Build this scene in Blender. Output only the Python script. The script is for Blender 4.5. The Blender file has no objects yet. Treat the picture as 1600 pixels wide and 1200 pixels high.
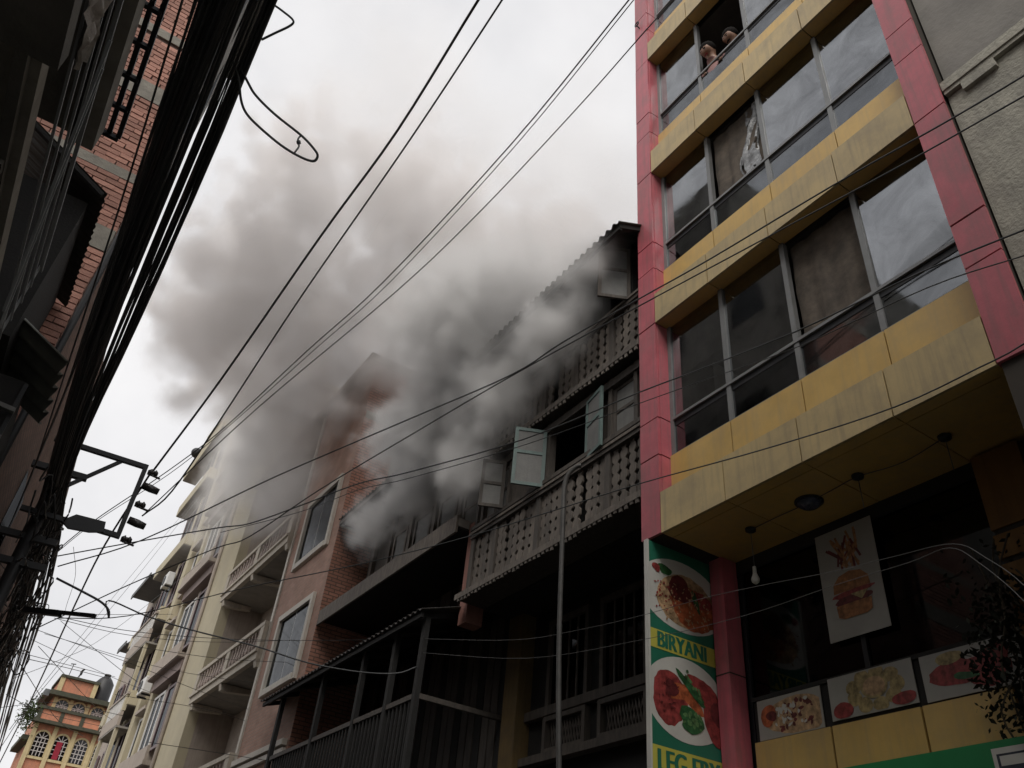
import bpy, math, random
from mathutils import Vector, Matrix, noise as mnoise

sc = bpy.context.scene
COL = sc.collection
random.seed(7)
rnd = random.uniform

# ------------------------------------------------------------------ camera
cam_d = bpy.data.cameras.new('camera')
cam_d.sensor_width = 36.0
cam_d.lens = 29.25
cam_d.clip_start = 0.05
cam_d.clip_end = 2000
cam = bpy.data.objects.new('camera', cam_d)
COL.objects.link(cam)
_R = ((0.8269341698, -0.3919157117, -0.4032145257),
      (-0.5562444693, -0.4652133869, -0.6885990089),
      (0.0822919756, 0.7937118996, -0.6027017929))
cam.matrix_world = Matrix(((*_R[0], 0.0), (*_R[1], 0.0), (*_R[2], 1.6), (0, 0, 0, 1)))
sc.camera = cam

# ------------------------------------------------------------------ sky, sun, exposure
world = bpy.data.worlds.new('World')
sc.world = world
world.use_nodes = True
wn = world.node_tree
wn.nodes.clear()
w_out = wn.nodes.new('ShaderNodeOutputWorld')
w_bg = wn.nodes.new('ShaderNodeBackground')
w_sky = wn.nodes.new('ShaderNodeTexSky')
w_sky.sky_type = 'NISHITA'
w_sky.sun_disc = False
w_sky.sun_elevation = math.radians(48)
w_sky.sun_rotation = math.radians(222)
w_sky.dust_density = 4.0
w_tc = wn.nodes.new('ShaderNodeTexCoord')
w_n = wn.nodes.new('ShaderNodeTexNoise')
w_n.inputs['Scale'].default_value = 2.6
w_n.inputs['Detail'].default_value = 5
w_n.inputs['Roughness'].default_value = 0.55
w_r = wn.nodes.new('ShaderNodeValToRGB')
w_r.color_ramp.elements[0].position = 0.32
w_r.color_ramp.elements[0].color = (6.3, 6.25, 6.35, 1)
w_r.color_ramp.elements[1].position = 0.68
w_r.color_ramp.elements[1].color = (8.6, 8.45, 8.4, 1)
w_mix = wn.nodes.new('ShaderNodeMixRGB')
w_mix.inputs['Fac'].default_value = 0.9          # a closed cloud layer over the blue sky
wn.links.new(w_tc.outputs['Generated'], w_n.inputs['Vector'])
wn.links.new(w_n.outputs['Fac'], w_r.inputs['Fac'])
wn.links.new(w_sky.outputs['Color'], w_mix.inputs['Color1'])
wn.links.new(w_r.outputs['Color'], w_mix.inputs['Color2'])
wn.links.new(w_mix.outputs['Color'], w_bg.inputs['Color'])
w_bg.inputs['Strength'].default_value = 0.096
wn.links.new(w_bg.outputs['Background'], w_out.inputs['Surface'])

sun_d = bpy.data.lights.new('sun', 'SUN')
sun_d.energy = 1.5
sun_d.angle = math.radians(35)
sun_d.color = (1.0, 0.96, 0.9)
sun = bpy.data.objects.new('sun', sun_d)
COL.objects.link(sun)
_el, _az = math.radians(48), math.radians(222)
sun.rotation_euler = Vector((math.sin(_az) * math.cos(_el), math.cos(_az) * math.cos(_el), math.sin(_el))).to_track_quat('Z', 'Y').to_euler()
sun.location = (0, -10, 40)

sc.view_settings.view_transform = 'Standard'
sc.view_settings.look = 'None'
sc.view_settings.exposure = 0.40
sc.view_settings.gamma = 1.0
sc.cycles.max_bounces = 7
sc.cycles.diffuse_bounces = 3
sc.cycles.glossy_bounces = 3
sc.cycles.transmission_bounces = 4
sc.cycles.transparent_max_bounces = 12
sc.cycles.volume_bounces = 3
sc.cycles.volume_step_rate = 2.6
sc.cycles.volume_max_steps = 128
sc.cycles.use_denoising = True

# ------------------------------------------------------------------ helpers
ORG = {}
def thing(name, label, cat, loc=(0, 0, 0), group=None):
    o = bpy.data.objects.new(name, None)
    o.empty_display_size = 0.2
    COL.objects.link(o)
    o.location = loc
    ORG[o.name] = Vector(loc)
    o['label'] = label
    o['category'] = cat
    if group: o['group'] = group
    return o
def tag(o, label=None, cat=None, group=None, kind=None):
    if label: o['label'] = label
    if cat: o['category'] = cat
    if group: o['group'] = group
    if kind: o['kind'] = kind
    return o
def link(name, me, parent=None, loc=None):
    o = bpy.data.objects.new(name, me)
    COL.objects.link(o)
    if parent is not None:
        o.parent = parent
        ORG[o.name] = ORG[parent.name] + (Vector(loc) if loc else Vector((0, 0, 0)))
    else:
        ORG[o.name] = Vector(loc) if loc else Vector((0, 0, 0))
    if loc: o.location = loc
    return o
def mesh(name, verts, faces, mat, parent=None, smooth=False):
    """verts in world coordinates"""
    off = ORG[parent.name] if parent is not None else Vector((0, 0, 0))
    me = bpy.data.meshes.new(name)
    me.from_pydata([tuple(Vector(v) - off) for v in verts], [], faces)
    me.materials.append(mat)
    me.validate()
    if smooth:
        me.polygons.foreach_set('use_smooth', [True] * len(me.polygons))
    me.update()
    return link(name, me, parent)
BF = [(0, 3, 2, 1), (4, 5, 6, 7), (0, 1, 5, 4), (1, 2, 6, 5), (2, 3, 7, 6), (3, 0, 4, 7)]
def bverts(x0, x1, y0, y1, z0, z1):
    return [(x0, y0, z0), (x1, y0, z0), (x1, y1, z0), (x0, y1, z0), (x0, y0, z1), (x1, y0, z1), (x1, y1, z1), (x0, y1, z1)]
class MB:
    """collects shapes that belong to ONE part"""
    def __init__(s): s.v = []; s.f = []
    def add(s, v, f):
        n = len(s.v); s.v += [tuple(p) for p in v]; s.f += [tuple(i + n for i in q) for q in f]; return s
    def box(s, x0, x1, y0, y1, z0, z1): return s.add(bverts(x0, x1, y0, y1, z0, z1), BF)
    def bar(s, a, b, w, h=None):
        h = h or w
        a, b = Vector(a), Vector(b); d = (b - a).normalized()
        u = d.cross(Vector((0, 0, 1)))
        if u.length < 1e-3: u = Vector((1, 0, 0))
        u.normalize(); t = u.cross(d)
        vs = [p + u * sx * w / 2 + t * sy * h / 2 for p in (a, b) for sx, sy in ((-1, -1), (1, -1), (1, 1), (-1, 1))]
        return s.add(vs, [(3, 2, 1, 0), (4, 5, 6, 7), (0, 1, 5, 4), (1, 2, 6, 5), (2, 3, 7, 6), (3, 0, 4, 7)])
    def tube(s, pts, r, n=6, closed=False):
        pts = [Vector(p) for p in pts]
        rr = r if isinstance(r, (list, tuple)) else [r] * len(pts)
        ref = Vector((0.31, 0.17, 0.93))
        vs = []
        for i, p in enumerate(pts):
            d = (pts[min(i + 1, len(pts) - 1)] - pts[max(i - 1, 0)])
            d = d.normalized() if d.length > 1e-9 else Vector((0, 0, 1))
            u = d.cross(ref)
            if u.length < 0.05: u = d.cross(Vector((1, 0, 0)))
            u.normalize(); t = d.cross(u)
            vs += [p + (u * math.cos(a) + t * math.sin(a)) * rr[i] for a in [2 * math.pi * k / n for k in range(n)]]
        fs = []
        for i in range(len(pts) - 1):
            for k in range(n):
                a, b = i * n + k, i * n + (k + 1) % n
                fs.append((a, b, b + n, a + n))
        fs.append(tuple(range(n))[::-1]); m = (len(pts) - 1) * n; fs.append(tuple(range(m, m + n)))
        return s.add(vs, fs)
    def prism(s, poly, axis, a, b):
        """poly: list of 2-tuples in the plane perpendicular to axis, extruded from a to b"""
        def P(p, t): return {'x': (t, p[0], p[1]), 'y': (p[0], t, p[1]), 'z': (p[0], p[1], t)}[axis]
        n = len(poly)
        vs = [P(p, a) for p in poly] + [P(p, b) for p in poly]
        fs = [tuple(range(n))[::-1], tuple(range(n, 2 * n))] + [(i, (i + 1) % n, n + (i + 1) % n, n + i) for i in range(n)]
        return s.add(vs, fs)
    def build(s, name, mat, parent=None, smooth=False): return mesh(name, s.v, s.f, mat, parent, smooth)
def box(name, x0, x1, y0, y1, z0, z1, mat, parent=None, bev=0.0):
    o = mesh(name, bverts(x0, x1, y0, y1, z0, z1), BF, mat, parent)
    if bev:
        m = o.modifiers.new('bevel', 'BEVEL'); m.width = bev; m.segments = 1
    return o
def smooth_path(pts, k=5):
    pts = [Vector(p) for p in pts]
    if len(pts) < 3:
        return [pts[0].lerp(pts[-1], i / k) for i in range(k + 1)]
    out = []
    P = [pts[0] * 2 - pts[1]] + pts + [pts[-1] * 2 - pts[-2]]
    for i in range(1, len(P) - 2):
        p0, p1, p2, p3 = P[i - 1:i + 3]
        for j in range(k):
            t = j / k
            out.append(0.5 * ((2 * p1) + (p2 - p0) * t + (2 * p0 - 5 * p1 + 4 * p2 - p3) * t * t + (3 * p1 - p0 - 3 * p2 + p3) * t ** 3))
    out.append(pts[-1])
    return out
def copy_of(o, parent=None, loc=None):
    c = o.copy(); COL.objects.link(c)
    if parent is not None: c.parent = parent
    if loc is not None: c.location = loc
    for k in list(c.keys()):
        if parent is not None and k in ('category', 'group'): del c[k]
    return c

# ------------------------------------------------------------------ materials
def nn(nt, t, **kw):
    n = nt.nodes.new(t)
    for k, v in kw.items():
        if k in n.inputs: n.inputs[k].default_value = v
        else: setattr(n, k, v)
    return n
def base_mat(name):
    m = bpy.data.materials.new(name); m.use_nodes = True
    nt = m.node_tree; b = nt.nodes['Principled BSDF']
    return m, nt, b
def mat(name, c1, c2=None, rough=0.8, scale=4.0, dirt=None, dirt_amt=0.0, streak=0.0, bump=0.15, bscale=40.0, metal=0.0, spec=0.5, rand=0.0, stretch=(1, 1, 1), detail=6):
    """two-tone noise colour, stain noise, running vertical streaks, fine relief"""
    m, nt, b = base_mat(name)
    c2 = c2 or tuple(v * 0.75 for v in c1)
    tc = nn(nt, 'ShaderNodeTexCoord'); mp = nn(nt, 'ShaderNodeMapping')
    mp.inputs['Scale'].default_value = stretch
    nt.links.new(tc.outputs['Object'], mp.inputs['Vector'])
    n1 = nn(nt, 'ShaderNodeTexNoise', Scale=scale, Detail=detail, Roughness=0.6)
    nt.links.new(mp.outputs['Vector'], n1.inputs['Vector'])
    r1 = nn(nt, 'ShaderNodeValToRGB')
    r1.color_ramp.elements[0].position = 0.35; r1.color_ramp.elements[0].color = (*c2, 1)
    r1.color_ramp.elements[1].position = 0.65; r1.color_ramp.elements[1].color = (*c1, 1)
    nt.links.new(n1.outputs['Fac'], r1.inputs['Fac'])
    col = r1.outputs['Color']
    def over(fac, c, prev):
        mx = nn(nt, 'ShaderNodeMixRGB'); mx.inputs['Color2'].default_value = (*c, 1)
        nt.links.new(fac, mx.inputs['Fac']); nt.links.new(prev, mx.inputs['Color1'])
        return mx.outputs['Color']
    d = dirt or tuple(v * 0.3 for v in c1)
    if dirt_amt:
        n2 = nn(nt, 'ShaderNodeTexNoise', Scale=1.7, Detail=8, Roughness=0.7)
        nt.links.new(tc.outputs['Object'], n2.inputs['Vector'])
        mr = nn(nt, 'ShaderNodeMapRange'); mr.inputs[1].default_value = 0.45; mr.inputs[2].default_value = 0.72; mr.inputs[4].default_value = dirt_amt
        nt.links.new(n2.outputs['Fac'], mr.inputs[0]); col = over(mr.outputs[0], d, col)
    if streak:
        m2 = nn(nt, 'ShaderNodeMapping'); m2.inputs['Scale'].default_value = (9, 9, 0.5)
        nt.links.new(tc.outputs['Object'], m2.inputs['Vector'])
        n3 = nn(nt, 'ShaderNodeTexNoise', Scale=1.6, Detail=7, Roughness=0.65)
        nt.links.new(m2.outputs['Vector'], n3.inputs['Vector'])
        mr = nn(nt, 'ShaderNodeMapRange'); mr.inputs[1].default_value = 0.48; mr.inputs[2].default_value = 0.75; mr.inputs[4].default_value = streak
        nt.links.new(n3.outputs['Fac'], mr.inputs[0]); col = over(mr.outputs[0], d, col)
    if rand:
        oi = nn(nt, 'ShaderNodeObjectInfo')
        hs = nn(nt, 'ShaderNodeHueSaturation')
        mr = nn(nt, 'ShaderNodeMapRange'); mr.inputs[3].default_value = 1 - rand; mr.inputs[4].default_value = 1 + rand
        nt.links.new(oi.outputs['Random'], mr.inputs[0]); nt.links.new(mr.outputs[0], hs.inputs['Value'])
        nt.links.new(col, hs.inputs['Color']); col = hs.outputs['Color']
    nt.links.new(col, b.inputs['Base Color'])
    b.inputs['Metallic'].default_value = metal
    b.inputs['Specular IOR Level'].default_value = spec
    n4 = nn(nt, 'ShaderNodeTexNoise', Scale=bscale, Detail=5, Roughness=0.6)
    nt.links.new(mp.outputs['Vector'], n4.inputs['Vector'])
    rr = nn(nt, 'ShaderNodeMapRange'); rr.inputs[3].default_value = max(0.02, rough - 0.12); rr.inputs[4].default_value = min(1, rough + 0.12)
    nt.links.new(n1.outputs['Fac'], rr.inputs[0]); nt.links.new(rr.outputs[0], b.inputs['Roughness'])
    if bump:
        bp = nn(nt, 'ShaderNodeBump', Strength=bump, Distance=0.02)
        nt.links.new(n4.outputs['Fac'], bp.inputs['Height']); nt.links.new(bp.outputs['Normal'], b.inputs['Normal'])
    return m
def brick_mat(name, plane, c1, c2, mortar, bw=0.23, bh=0.065, joint=0.011, bump=0.5, offset=0.5):
    """brickwork too far off to pick the bricks apart; plane 'yz' or 'xz'"""
    m, nt, b = base_mat(name)
    tc = nn(nt, 'ShaderNodeTexCoord'); sp = nn(nt, 'ShaderNodeSeparateXYZ'); cb = nn(nt, 'ShaderNodeCombineXYZ')
    nt.links.new(tc.outputs['Object'], sp.inputs[0])
    nt.links.new(sp.outputs['Y' if plane == 'yz' else 'X'], cb.inputs['X']); nt.links.new(sp.outputs['Z'], cb.inputs['Y'])
    bt = nn(nt, 'ShaderNodeTexBrick'); bt.offset = offset
    bt.inputs['Scale'].default_value = 1.0
    bt.inputs['Brick Width'].default_value = bw; bt.inputs['Row Height'].default_value = bh + joint
    bt.inputs['Mortar Size'].default_value = joint; bt.inputs['Mortar Smooth'].default_value = 0.2
    bt.inputs['Bias'].default_value = -0.1
    bt.inputs['Color1'].default_value = (*c1, 1); bt.inputs['Color2'].default_value = (*c2, 1); bt.inputs['Mortar'].default_value = (*mortar, 1)
    n0 = nn(nt, 'ShaderNodeTexNoise', Scale=14.0, Detail=3)
    vm = nn(nt, 'ShaderNodeVectorMath', operation='MULTIPLY_ADD'); vm.inputs[1].default_value = (0.02, 0.016, 0)
    nt.links.new(tc.outputs['Object'], n0.inputs['Vector'])
    nt.links.new(n0.outputs['Color'], vm.inputs[0]); nt.links.new(cb.outputs[0], vm.inputs[2]); nt.links.new(vm.outputs[0], bt.inputs['Vector'])
    n1 = nn(nt, 'ShaderNodeTexNoise', Scale=1.3, Detail=7, Roughness=0.65); nt.links.new(tc.outputs['Object'], n1.inputs['Vector'])
    mx = nn(nt, 'ShaderNodeMixRGB', blend_type='MULTIPLY'); mx.inputs['Fac'].default_value = 0.8
    r = nn(nt, 'ShaderNodeValToRGB'); r.color_ramp.elements[0].position = 0.3; r.color_ramp.elements[0].color = (0.55, 0.53, 0.5, 1); r.color_ramp.elements[1].position = 0.7; r.color_ramp.elements[1].color = (1.05, 1.02, 1, 1)
    nt.links.new(n1.outputs['Fac'], r.inputs['Fac']); nt.links.new(bt.outputs['Color'], mx.inputs['Color1']); nt.links.new(r.outputs['Color'], mx.inputs['Color2'])
    nt.links.new(mx.outputs['Color'], b.inputs['Base Color'])
    b.inputs['Roughness'].default_value = 0.9
    bp = nn(nt, 'ShaderNodeBump', Strength=bump, Distance=0.012); bp.invert = True
    nt.links.new(bt.outputs['Fac'], bp.inputs['Height']); nt.links.new(bp.outputs['Normal'], b.inputs['Normal'])
    return m
def glass_mat(name, tint=(0.28, 0.30, 0.32), refl=0.22, rough=0.02, wav=0.004):
    m, nt, b = base_mat(name)
    nt.nodes.remove(b); out = nt.nodes['Material Output']
    tr = nn(nt, 'ShaderNodeBsdfTransparent'); tr.inputs['Color'].default_value = (*tint, 1)
    gl = nn(nt, 'ShaderNodeBsdfGlossy', Roughness=rough); gl.inputs['Color'].default_value = (0.84, 0.865, 0.895, 1)
    lw = nn(nt, 'ShaderNodeLayerWeight', Blend=0.25)
    mr = nn(nt, 'ShaderNodeMapRange'); mr.inputs[3].default_value = refl * 0.8; mr.inputs[4].default_value = min(1, refl * 1.5)
    nt.links.new(lw.outputs['Fresnel'], mr.inputs[0])
    tc = nn(nt, 'ShaderNodeTexCoord'); n = nn(nt, 'ShaderNodeTexNoise', Scale=1.1, Detail=2)
    nt.links.new(tc.outputs['Object'], n.inputs['Vector'])
    bp = nn(nt, 'ShaderNodeBump', Strength=0.12, Distance=wav); nt.links.new(n.outputs['Fac'], bp.inputs['Height'])
    nt.links.new(bp.outputs['Normal'], gl.inputs['Normal'])
    mx = nn(nt, 'ShaderNodeMixShader')
    n5 = nn(nt, 'ShaderNodeTexNoise', Scale=1.8, Detail=9, Roughness=0.68, Distortion=0.8); nt.links.new(tc.outputs['Object'], n5.inputs['Vector'])
    m5 = nn(nt, 'ShaderNodeMapRange'); m5.inputs[1].default_value = 0.3; m5.inputs[2].default_value = 0.7; m5.inputs[3].default_value = 0.62; m5.inputs[4].default_value = 1.12; nt.links.new(n5.outputs['Fac'], m5.inputs[0])
    m6 = nn(nt, 'ShaderNodeMath', operation='MULTIPLY'); nt.links.new(mr.outputs[0], m6.inputs[0]); nt.links.new(m5.outputs[0], m6.inputs[1])
    m7 = nn(nt, 'ShaderNodeMapRange'); m7.inputs[1].default_value = 0.4; m7.inputs[2].default_value = 0.75; m7.inputs[3].default_value = rough; m7.inputs[4].default_value = rough + 0.10; nt.links.new(n5.outputs['Fac'], m7.inputs[0]); nt.links.new(m7.outputs[0], gl.inputs['Roughness'])
    nt.links.new(m6.outputs[0], mx.inputs[0]); nt.links.new(tr.outputs[0], mx.inputs[1]); nt.links.new(gl.outputs[0], mx.inputs[2])
    nt.links.new(mx.outputs[0], out.inputs['Surface'])
    return m

M = {}
M['red'] = mat('red cladding', (0.55, 0.135, 0.165), (0.46, 0.11, 0.135), rough=0.40, dirt=(0.24, 0.125, 0.125), dirt_amt=0.65, streak=0.75, bump=0.06, spec=0.4, rand=0.06)
M['yellow'] = mat('yellow cladding', (0.66, 0.44, 0.14), (0.59, 0.39, 0.125), rough=0.4, dirt=(0.38, 0.29, 0.17), dirt_amt=0.45, streak=0.4, bump=0.02, rand=0.05)
M['yellow_stained'] = mat('weathered yellow cladding', (0.55, 0.42, 0.205), (0.48, 0.37, 0.19), rough=0.5, dirt=(0.26, 0.21, 0.14), dirt_amt=0.6, streak=0.6, bump=0.04, scale=2.5, rand=0.05)
M['seam'] = mat('dark joint sealant', (0.05, 0.04, 0.03), rough=0.8, bump=0)
M['glass'] = glass_mat('tinted window glass')
M['glass_dark'] = glass_mat('dark shopfront glass', (0.03, 0.033, 0.036), 0.05)
M['glass_far'] = glass_mat('house window glass', (0.08, 0.085, 0.09), 0.17)
M['alu'] = mat('aluminium frame', (0.23, 0.235, 0.235), (0.18, 0.185, 0.185), rough=0.45, metal=0.3, bump=0.02)
M['black_gap'] = mat('black rubber rail', (0.012, 0.013, 0.016), rough=0.5, bump=0)
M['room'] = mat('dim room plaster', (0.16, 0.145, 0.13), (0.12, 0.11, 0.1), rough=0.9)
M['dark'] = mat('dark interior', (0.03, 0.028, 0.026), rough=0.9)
M['curtain'] = mat('brown curtain', (0.155, 0.125, 0.098), (0.075, 0.062, 0.05), rough=0.95, scale=5, dirt=(0.04, 0.035, 0.03), dirt_amt=0.5)
M['plastic'] = mat('clear torn plastic', (0.32, 0.33, 0.34), (0.15, 0.155, 0.16), rough=0.25, scale=14, bump=0.5, bscale=12)
M['cement'] = mat('grey cement plaster', (0.47, 0.45, 0.38), (0.33, 0.315, 0.27), rough=0.92, scale=3.2, dirt=(0.17, 0.165, 0.145), dirt_amt=0.5, streak=0.3, bump=0.7, bscale=22)
M['cement_dark'] = mat('dark cement render', (0.29, 0.275, 0.25), (0.21, 0.20, 0.185), rough=0.92, scale=1.5, dirt=(0.33, 0.32, 0.3), dirt_amt=0.3, bump=0.3, bscale=18)
M['concrete'] = mat('raw concrete', (0.33, 0.31, 0.265), (0.24, 0.225, 0.195), rough=0.95, scale=7, dirt=(0.15, 0.14, 0.12), dirt_amt=0.5, bump=0.4, bscale=30)
M['wood'] = mat('weathered dark timber', (0.098, 0.083, 0.07), (0.055, 0.047, 0.04), rough=0.75, scale=5, streak=0.5, dirt=(0.03, 0.026, 0.024), bump=0.3, bscale=26, stretch=(3, 3, 0.6))
M['wood_grey'] = mat('bleached grey timber', (0.175, 0.15, 0.127), (0.095, 0.082, 0.07), rough=0.8, scale=7, streak=0.6, dirt=(0.055, 0.046, 0.04), bump=0.3, bscale=26, stretch=(3, 3, 0.7), rand=0.25)
M['wood_char_shade'] = mat('soot and shade black timber', (0.020, 0.019, 0.018), (0.011, 0.0105, 0.010), rough=0.85, scale=6, bump=0.3)  # sooty timber; base colour also darkened to stand in for lower-storey shade
M['teal'] = mat('faded teal paint', (0.135, 0.20, 0.185), (0.10, 0.15, 0.14), rough=0.6, scale=8, dirt=(0.09, 0.1, 0.095), dirt_amt=0.5, streak=0.5)
M['panel_grey'] = mat('dull grey shutter board', (0.175, 0.175, 0.165), (0.135, 0.135, 0.13), rough=0.65, scale=5, dirt=(0.09, 0.085, 0.08), dirt_amt=0.45, streak=0.4)
M['tin'] = mat('rusty corrugated tin', (0.085, 0.08, 0.075), (0.05, 0.046, 0.042), rough=0.6, metal=0.35, scale=5, dirt=(0.06, 0.035, 0.022), dirt_amt=0.5, bump=0.1)
M['tin_green'] = mat('dull green corrugated tin', (0.15, 0.16, 0.14), (0.10, 0.105, 0.092), rough=0.55, metal=0.25, scale=5, dirt=(0.07, 0.055, 0.04), dirt_amt=0.4, bump=0.1)
M['pink_pier'] = mat('faded pink plaster', (0.33, 0.16, 0.13), (0.27, 0.13, 0.105), rough=0.9, streak=0.5)
M['ochre'] = mat('ochre painted pier', (0.13, 0.085, 0.03), (0.09, 0.06, 0.022), rough=0.8, streak=0.5)
M['orange_pier'] = mat('orange painted pier', (0.26, 0.13, 0.03), (0.21, 0.105, 0.025), rough=0.7, streak=0.3)
M['brick_far'] = brick_mat('pink brick facade', 'yz', (0.50, 0.315, 0.25), (0.42, 0.255, 0.205), (0.40, 0.30, 0.25), bump=0.4)
M['brick_side'] = brick_mat('rough brick side wall', 'xz', (0.52, 0.265, 0.195), (0.42, 0.205, 0.15), (0.2, 0.13, 0.105), bump=0.9)
M['brick_old'] = brick_mat('old brick facade', 'yz', (0.32, 0.20, 0.155), (0.26, 0.16, 0.125), (0.2, 0.15, 0.12), bump=0.6)
M['brick'] = mat('red clay brick', (0.50, 0.265, 0.205), (0.40, 0.205, 0.16), rough=0.9, scale=14, bump=0.5, bscale=45, rand=0.28)
M['mortar'] = mat('recessed mortar', (0.135, 0.085, 0.07), (0.09, 0.06, 0.05), rough=0.95, scale=12, bump=0.5)
M['white_trim'] = mat('off white trim', (0.62, 0.585, 0.52), (0.55, 0.52, 0.46), rough=0.7, streak=0.3, dirt=(0.3, 0.28, 0.24))
M['stone_trim'] = mat('beige balustrade', (0.52, 0.47, 0.39), (0.43, 0.385, 0.32), rough=0.8, streak=0.5, dirt=(0.2, 0.18, 0.15))
M['baluster'] = mat('mauve baluster', (0.50, 0.42, 0.38), (0.40, 0.33, 0.30), rough=0.75, rand=0.1)
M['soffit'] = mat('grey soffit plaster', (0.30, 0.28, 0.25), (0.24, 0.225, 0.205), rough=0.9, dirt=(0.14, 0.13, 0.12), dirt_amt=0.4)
M['cream'] = mat('cream wall paint', (0.48, 0.43, 0.305), (0.42, 0.375, 0.27), rough=0.8, scale=1.2, dirt=(0.37, 0.32, 0.21), dirt_amt=0.35, streak=0.35)
M['taupe'] = mat('taupe slab render', (0.40, 0.345, 0.295), (0.34, 0.29, 0.25), rough=0.85, streak=0.35)
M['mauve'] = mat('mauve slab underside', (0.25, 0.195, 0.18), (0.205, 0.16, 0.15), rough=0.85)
M['plum_frame'] = mat('plum window frame', (0.14, 0.09, 0.095), (0.11, 0.07, 0.075), rough=0.5)
M['white_frame'] = mat('white window frame', (0.68, 0.67, 0.65), (0.58, 0.575, 0.56), rough=0.5)
M['slate'] = mat('grey roof tile', (0.135, 0.14, 0.145), (0.095, 0.1, 0.105), rough=0.7)
M['orange'] = mat('orange house paint', (0.57, 0.23, 0.13), (0.48, 0.19, 0.11), rough=0.8, scale=0.8, dirt=(0.2, 0.13, 0.09), dirt_amt=0.7, streak=0.7)
M['cream2'] = mat('yellow cream pilaster', (0.56, 0.45, 0.25), (0.47, 0.38, 0.21), rough=0.8, streak=0.4)
M['moss'] = mat('mossy dark cornice', (0.075, 0.07, 0.05), (0.045, 0.05, 0.032), rough=0.95)
M['grille'] = mat('pale window grille', (0.55, 0.5, 0.47), rough=0.6)
M['tank'] = mat('black water tank plastic', (0.02, 0.02, 0.022), rough=0.5)
M['cloth_red'] = mat('dark red cloth', (0.30, 0.02, 0.04), rough=0.9)
M['leaf'] = mat('green leaves', (0.07, 0.10, 0.03), (0.035, 0.06, 0.018), rough=0.7, scale=20, rand=0.3)
M['leaf_dark'] = mat('dusty dark leaves', (0.04, 0.048, 0.03), (0.02, 0.026, 0.016), rough=0.8, scale=20, rand=0.3)
M['stem'] = mat('dry stem', (0.09, 0.075, 0.05), rough=0.9)
M['cable'] = mat('black cable sheath', (0.075, 0.08, 0.082), (0.05, 0.054, 0.056), rough=0.4, bump=0)
M['cable_pale'] = mat('pale grey wire', (0.12, 0.12, 0.117), rough=0.5, bump=0)
M['steel'] = mat('dark painted steel', (0.035, 0.036, 0.038), (0.022, 0.023, 0.025), rough=0.55, metal=0.4, bump=0.05)
M['porcelain'] = mat('brown porcelain insulator', (0.05, 0.045, 0.045), rough=0.25, bump=0)
M['rail'] = mat('grey railing paint', (0.33, 0.35, 0.36), (0.25, 0.265, 0.275), rough=0.5, bump=0.05)
M['render_dark'] = mat('sooty wall render', (0.19, 0.18, 0.16), (0.125, 0.12, 0.107), rough=0.95, scale=3, dirt=(0.03, 0.03, 0.028), dirt_amt=0.4, bump=0.3)
M['slab'] = mat('stained balcony slab', (0.36, 0.335, 0.285), (0.26, 0.24, 0.205), rough=0.9, scale=3, dirt=(0.06, 0.055, 0.05), dirt_amt=0.5, streak=0.2)
M['cloth'] = mat('crumpled grey sheet', (0.42, 0.385, 0.35), (0.26, 0.235, 0.215), rough=0.6, scale=11, bump=0.6, bscale=14)
M['asphalt'] = mat('wet asphalt', (0.05, 0.05, 0.05), (0.035, 0.035, 0.036), rough=0.45, scale=3, bump=0.3, bscale=80)
M['paving'] = mat('pavement stone', (0.22, 0.21, 0.19), (0.16, 0.155, 0.14), rough=0.85, scale=3, bump=0.3)
M['earth'] = mat('trodden earth', (0.14, 0.12, 0.09), (0.1, 0.085, 0.065), rough=0.95, scale=0.6)
M['skin'] = mat('skin', (0.34, 0.19, 0.125), (0.28, 0.15, 0.1), rough=0.55, bump=0.05)
M['hair'] = mat('black hair', (0.012, 0.01, 0.009), rough=0.85, spec=0.1)
M['shirt_pink'] = mat('pale pink shirt', (0.45, 0.26, 0.25), rough=0.9)
M['shirt_grey'] = mat('dark grey shirt', (0.06, 0.06, 0.065), rough=0.9)
M['eye'] = mat('dark eye', (0.015, 0.012, 0.01), rough=0.2, bump=0)
# print colours
for k, c in dict(p_green=(0.022, 0.17, 0.105), p_green2=(0.015, 0.24, 0.075), p_yellow=(0.56, 0.52, 0.09), p_white=(0.62, 0.61, 0.56), p_meat=(0.33, 0.055, 0.05), p_meat2=(0.16, 0.03, 0.03),
                 p_orange=(0.5, 0.13, 0.05), p_herb=(0.035, 0.13, 0.045), p_herb2=(0.13, 0.26, 0.10), p_rice=(0.55, 0.36, 0.2), p_bun=(0.40, 0.17, 0.06), p_fry=(0.42, 0.20, 0.09), p_bread=(0.43, 0.33, 0.15), p_blue=(0.03, 0.04, 0.06)).items():
    M[k] = mat('print ' + k[2:], tuple(min(0.8, v * 1.15) for v in c), tuple(v * 0.42 for v in c), rough=0.45, scale=17, bump=0.0, detail=9)
M['p_card'] = mat('poster card', (0.40, 0.39, 0.355), (0.33, 0.32, 0.29), rough=0.4, scale=2, bump=0.0)
M['p_white'] = mat('print white', (0.60, 0.59, 0.54), (0.52, 0.51, 0.47), rough=0.45, scale=3, bump=0.0)
M['p_green'] = mat('print green', (0.022, 0.17, 0.105), (0.018, 0.14, 0.085), rough=0.45, scale=2, bump=0.0)
M['p_green2'] = mat('print bright green', (0.015, 0.24, 0.075), (0.012, 0.19, 0.06), rough=0.45, scale=2, bump=0.0)
M['p_yellow'] = mat('print yellow', (0.56, 0.52, 0.09), (0.48, 0.44, 0.075), rough=0.45, scale=3, bump=0.0)

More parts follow.
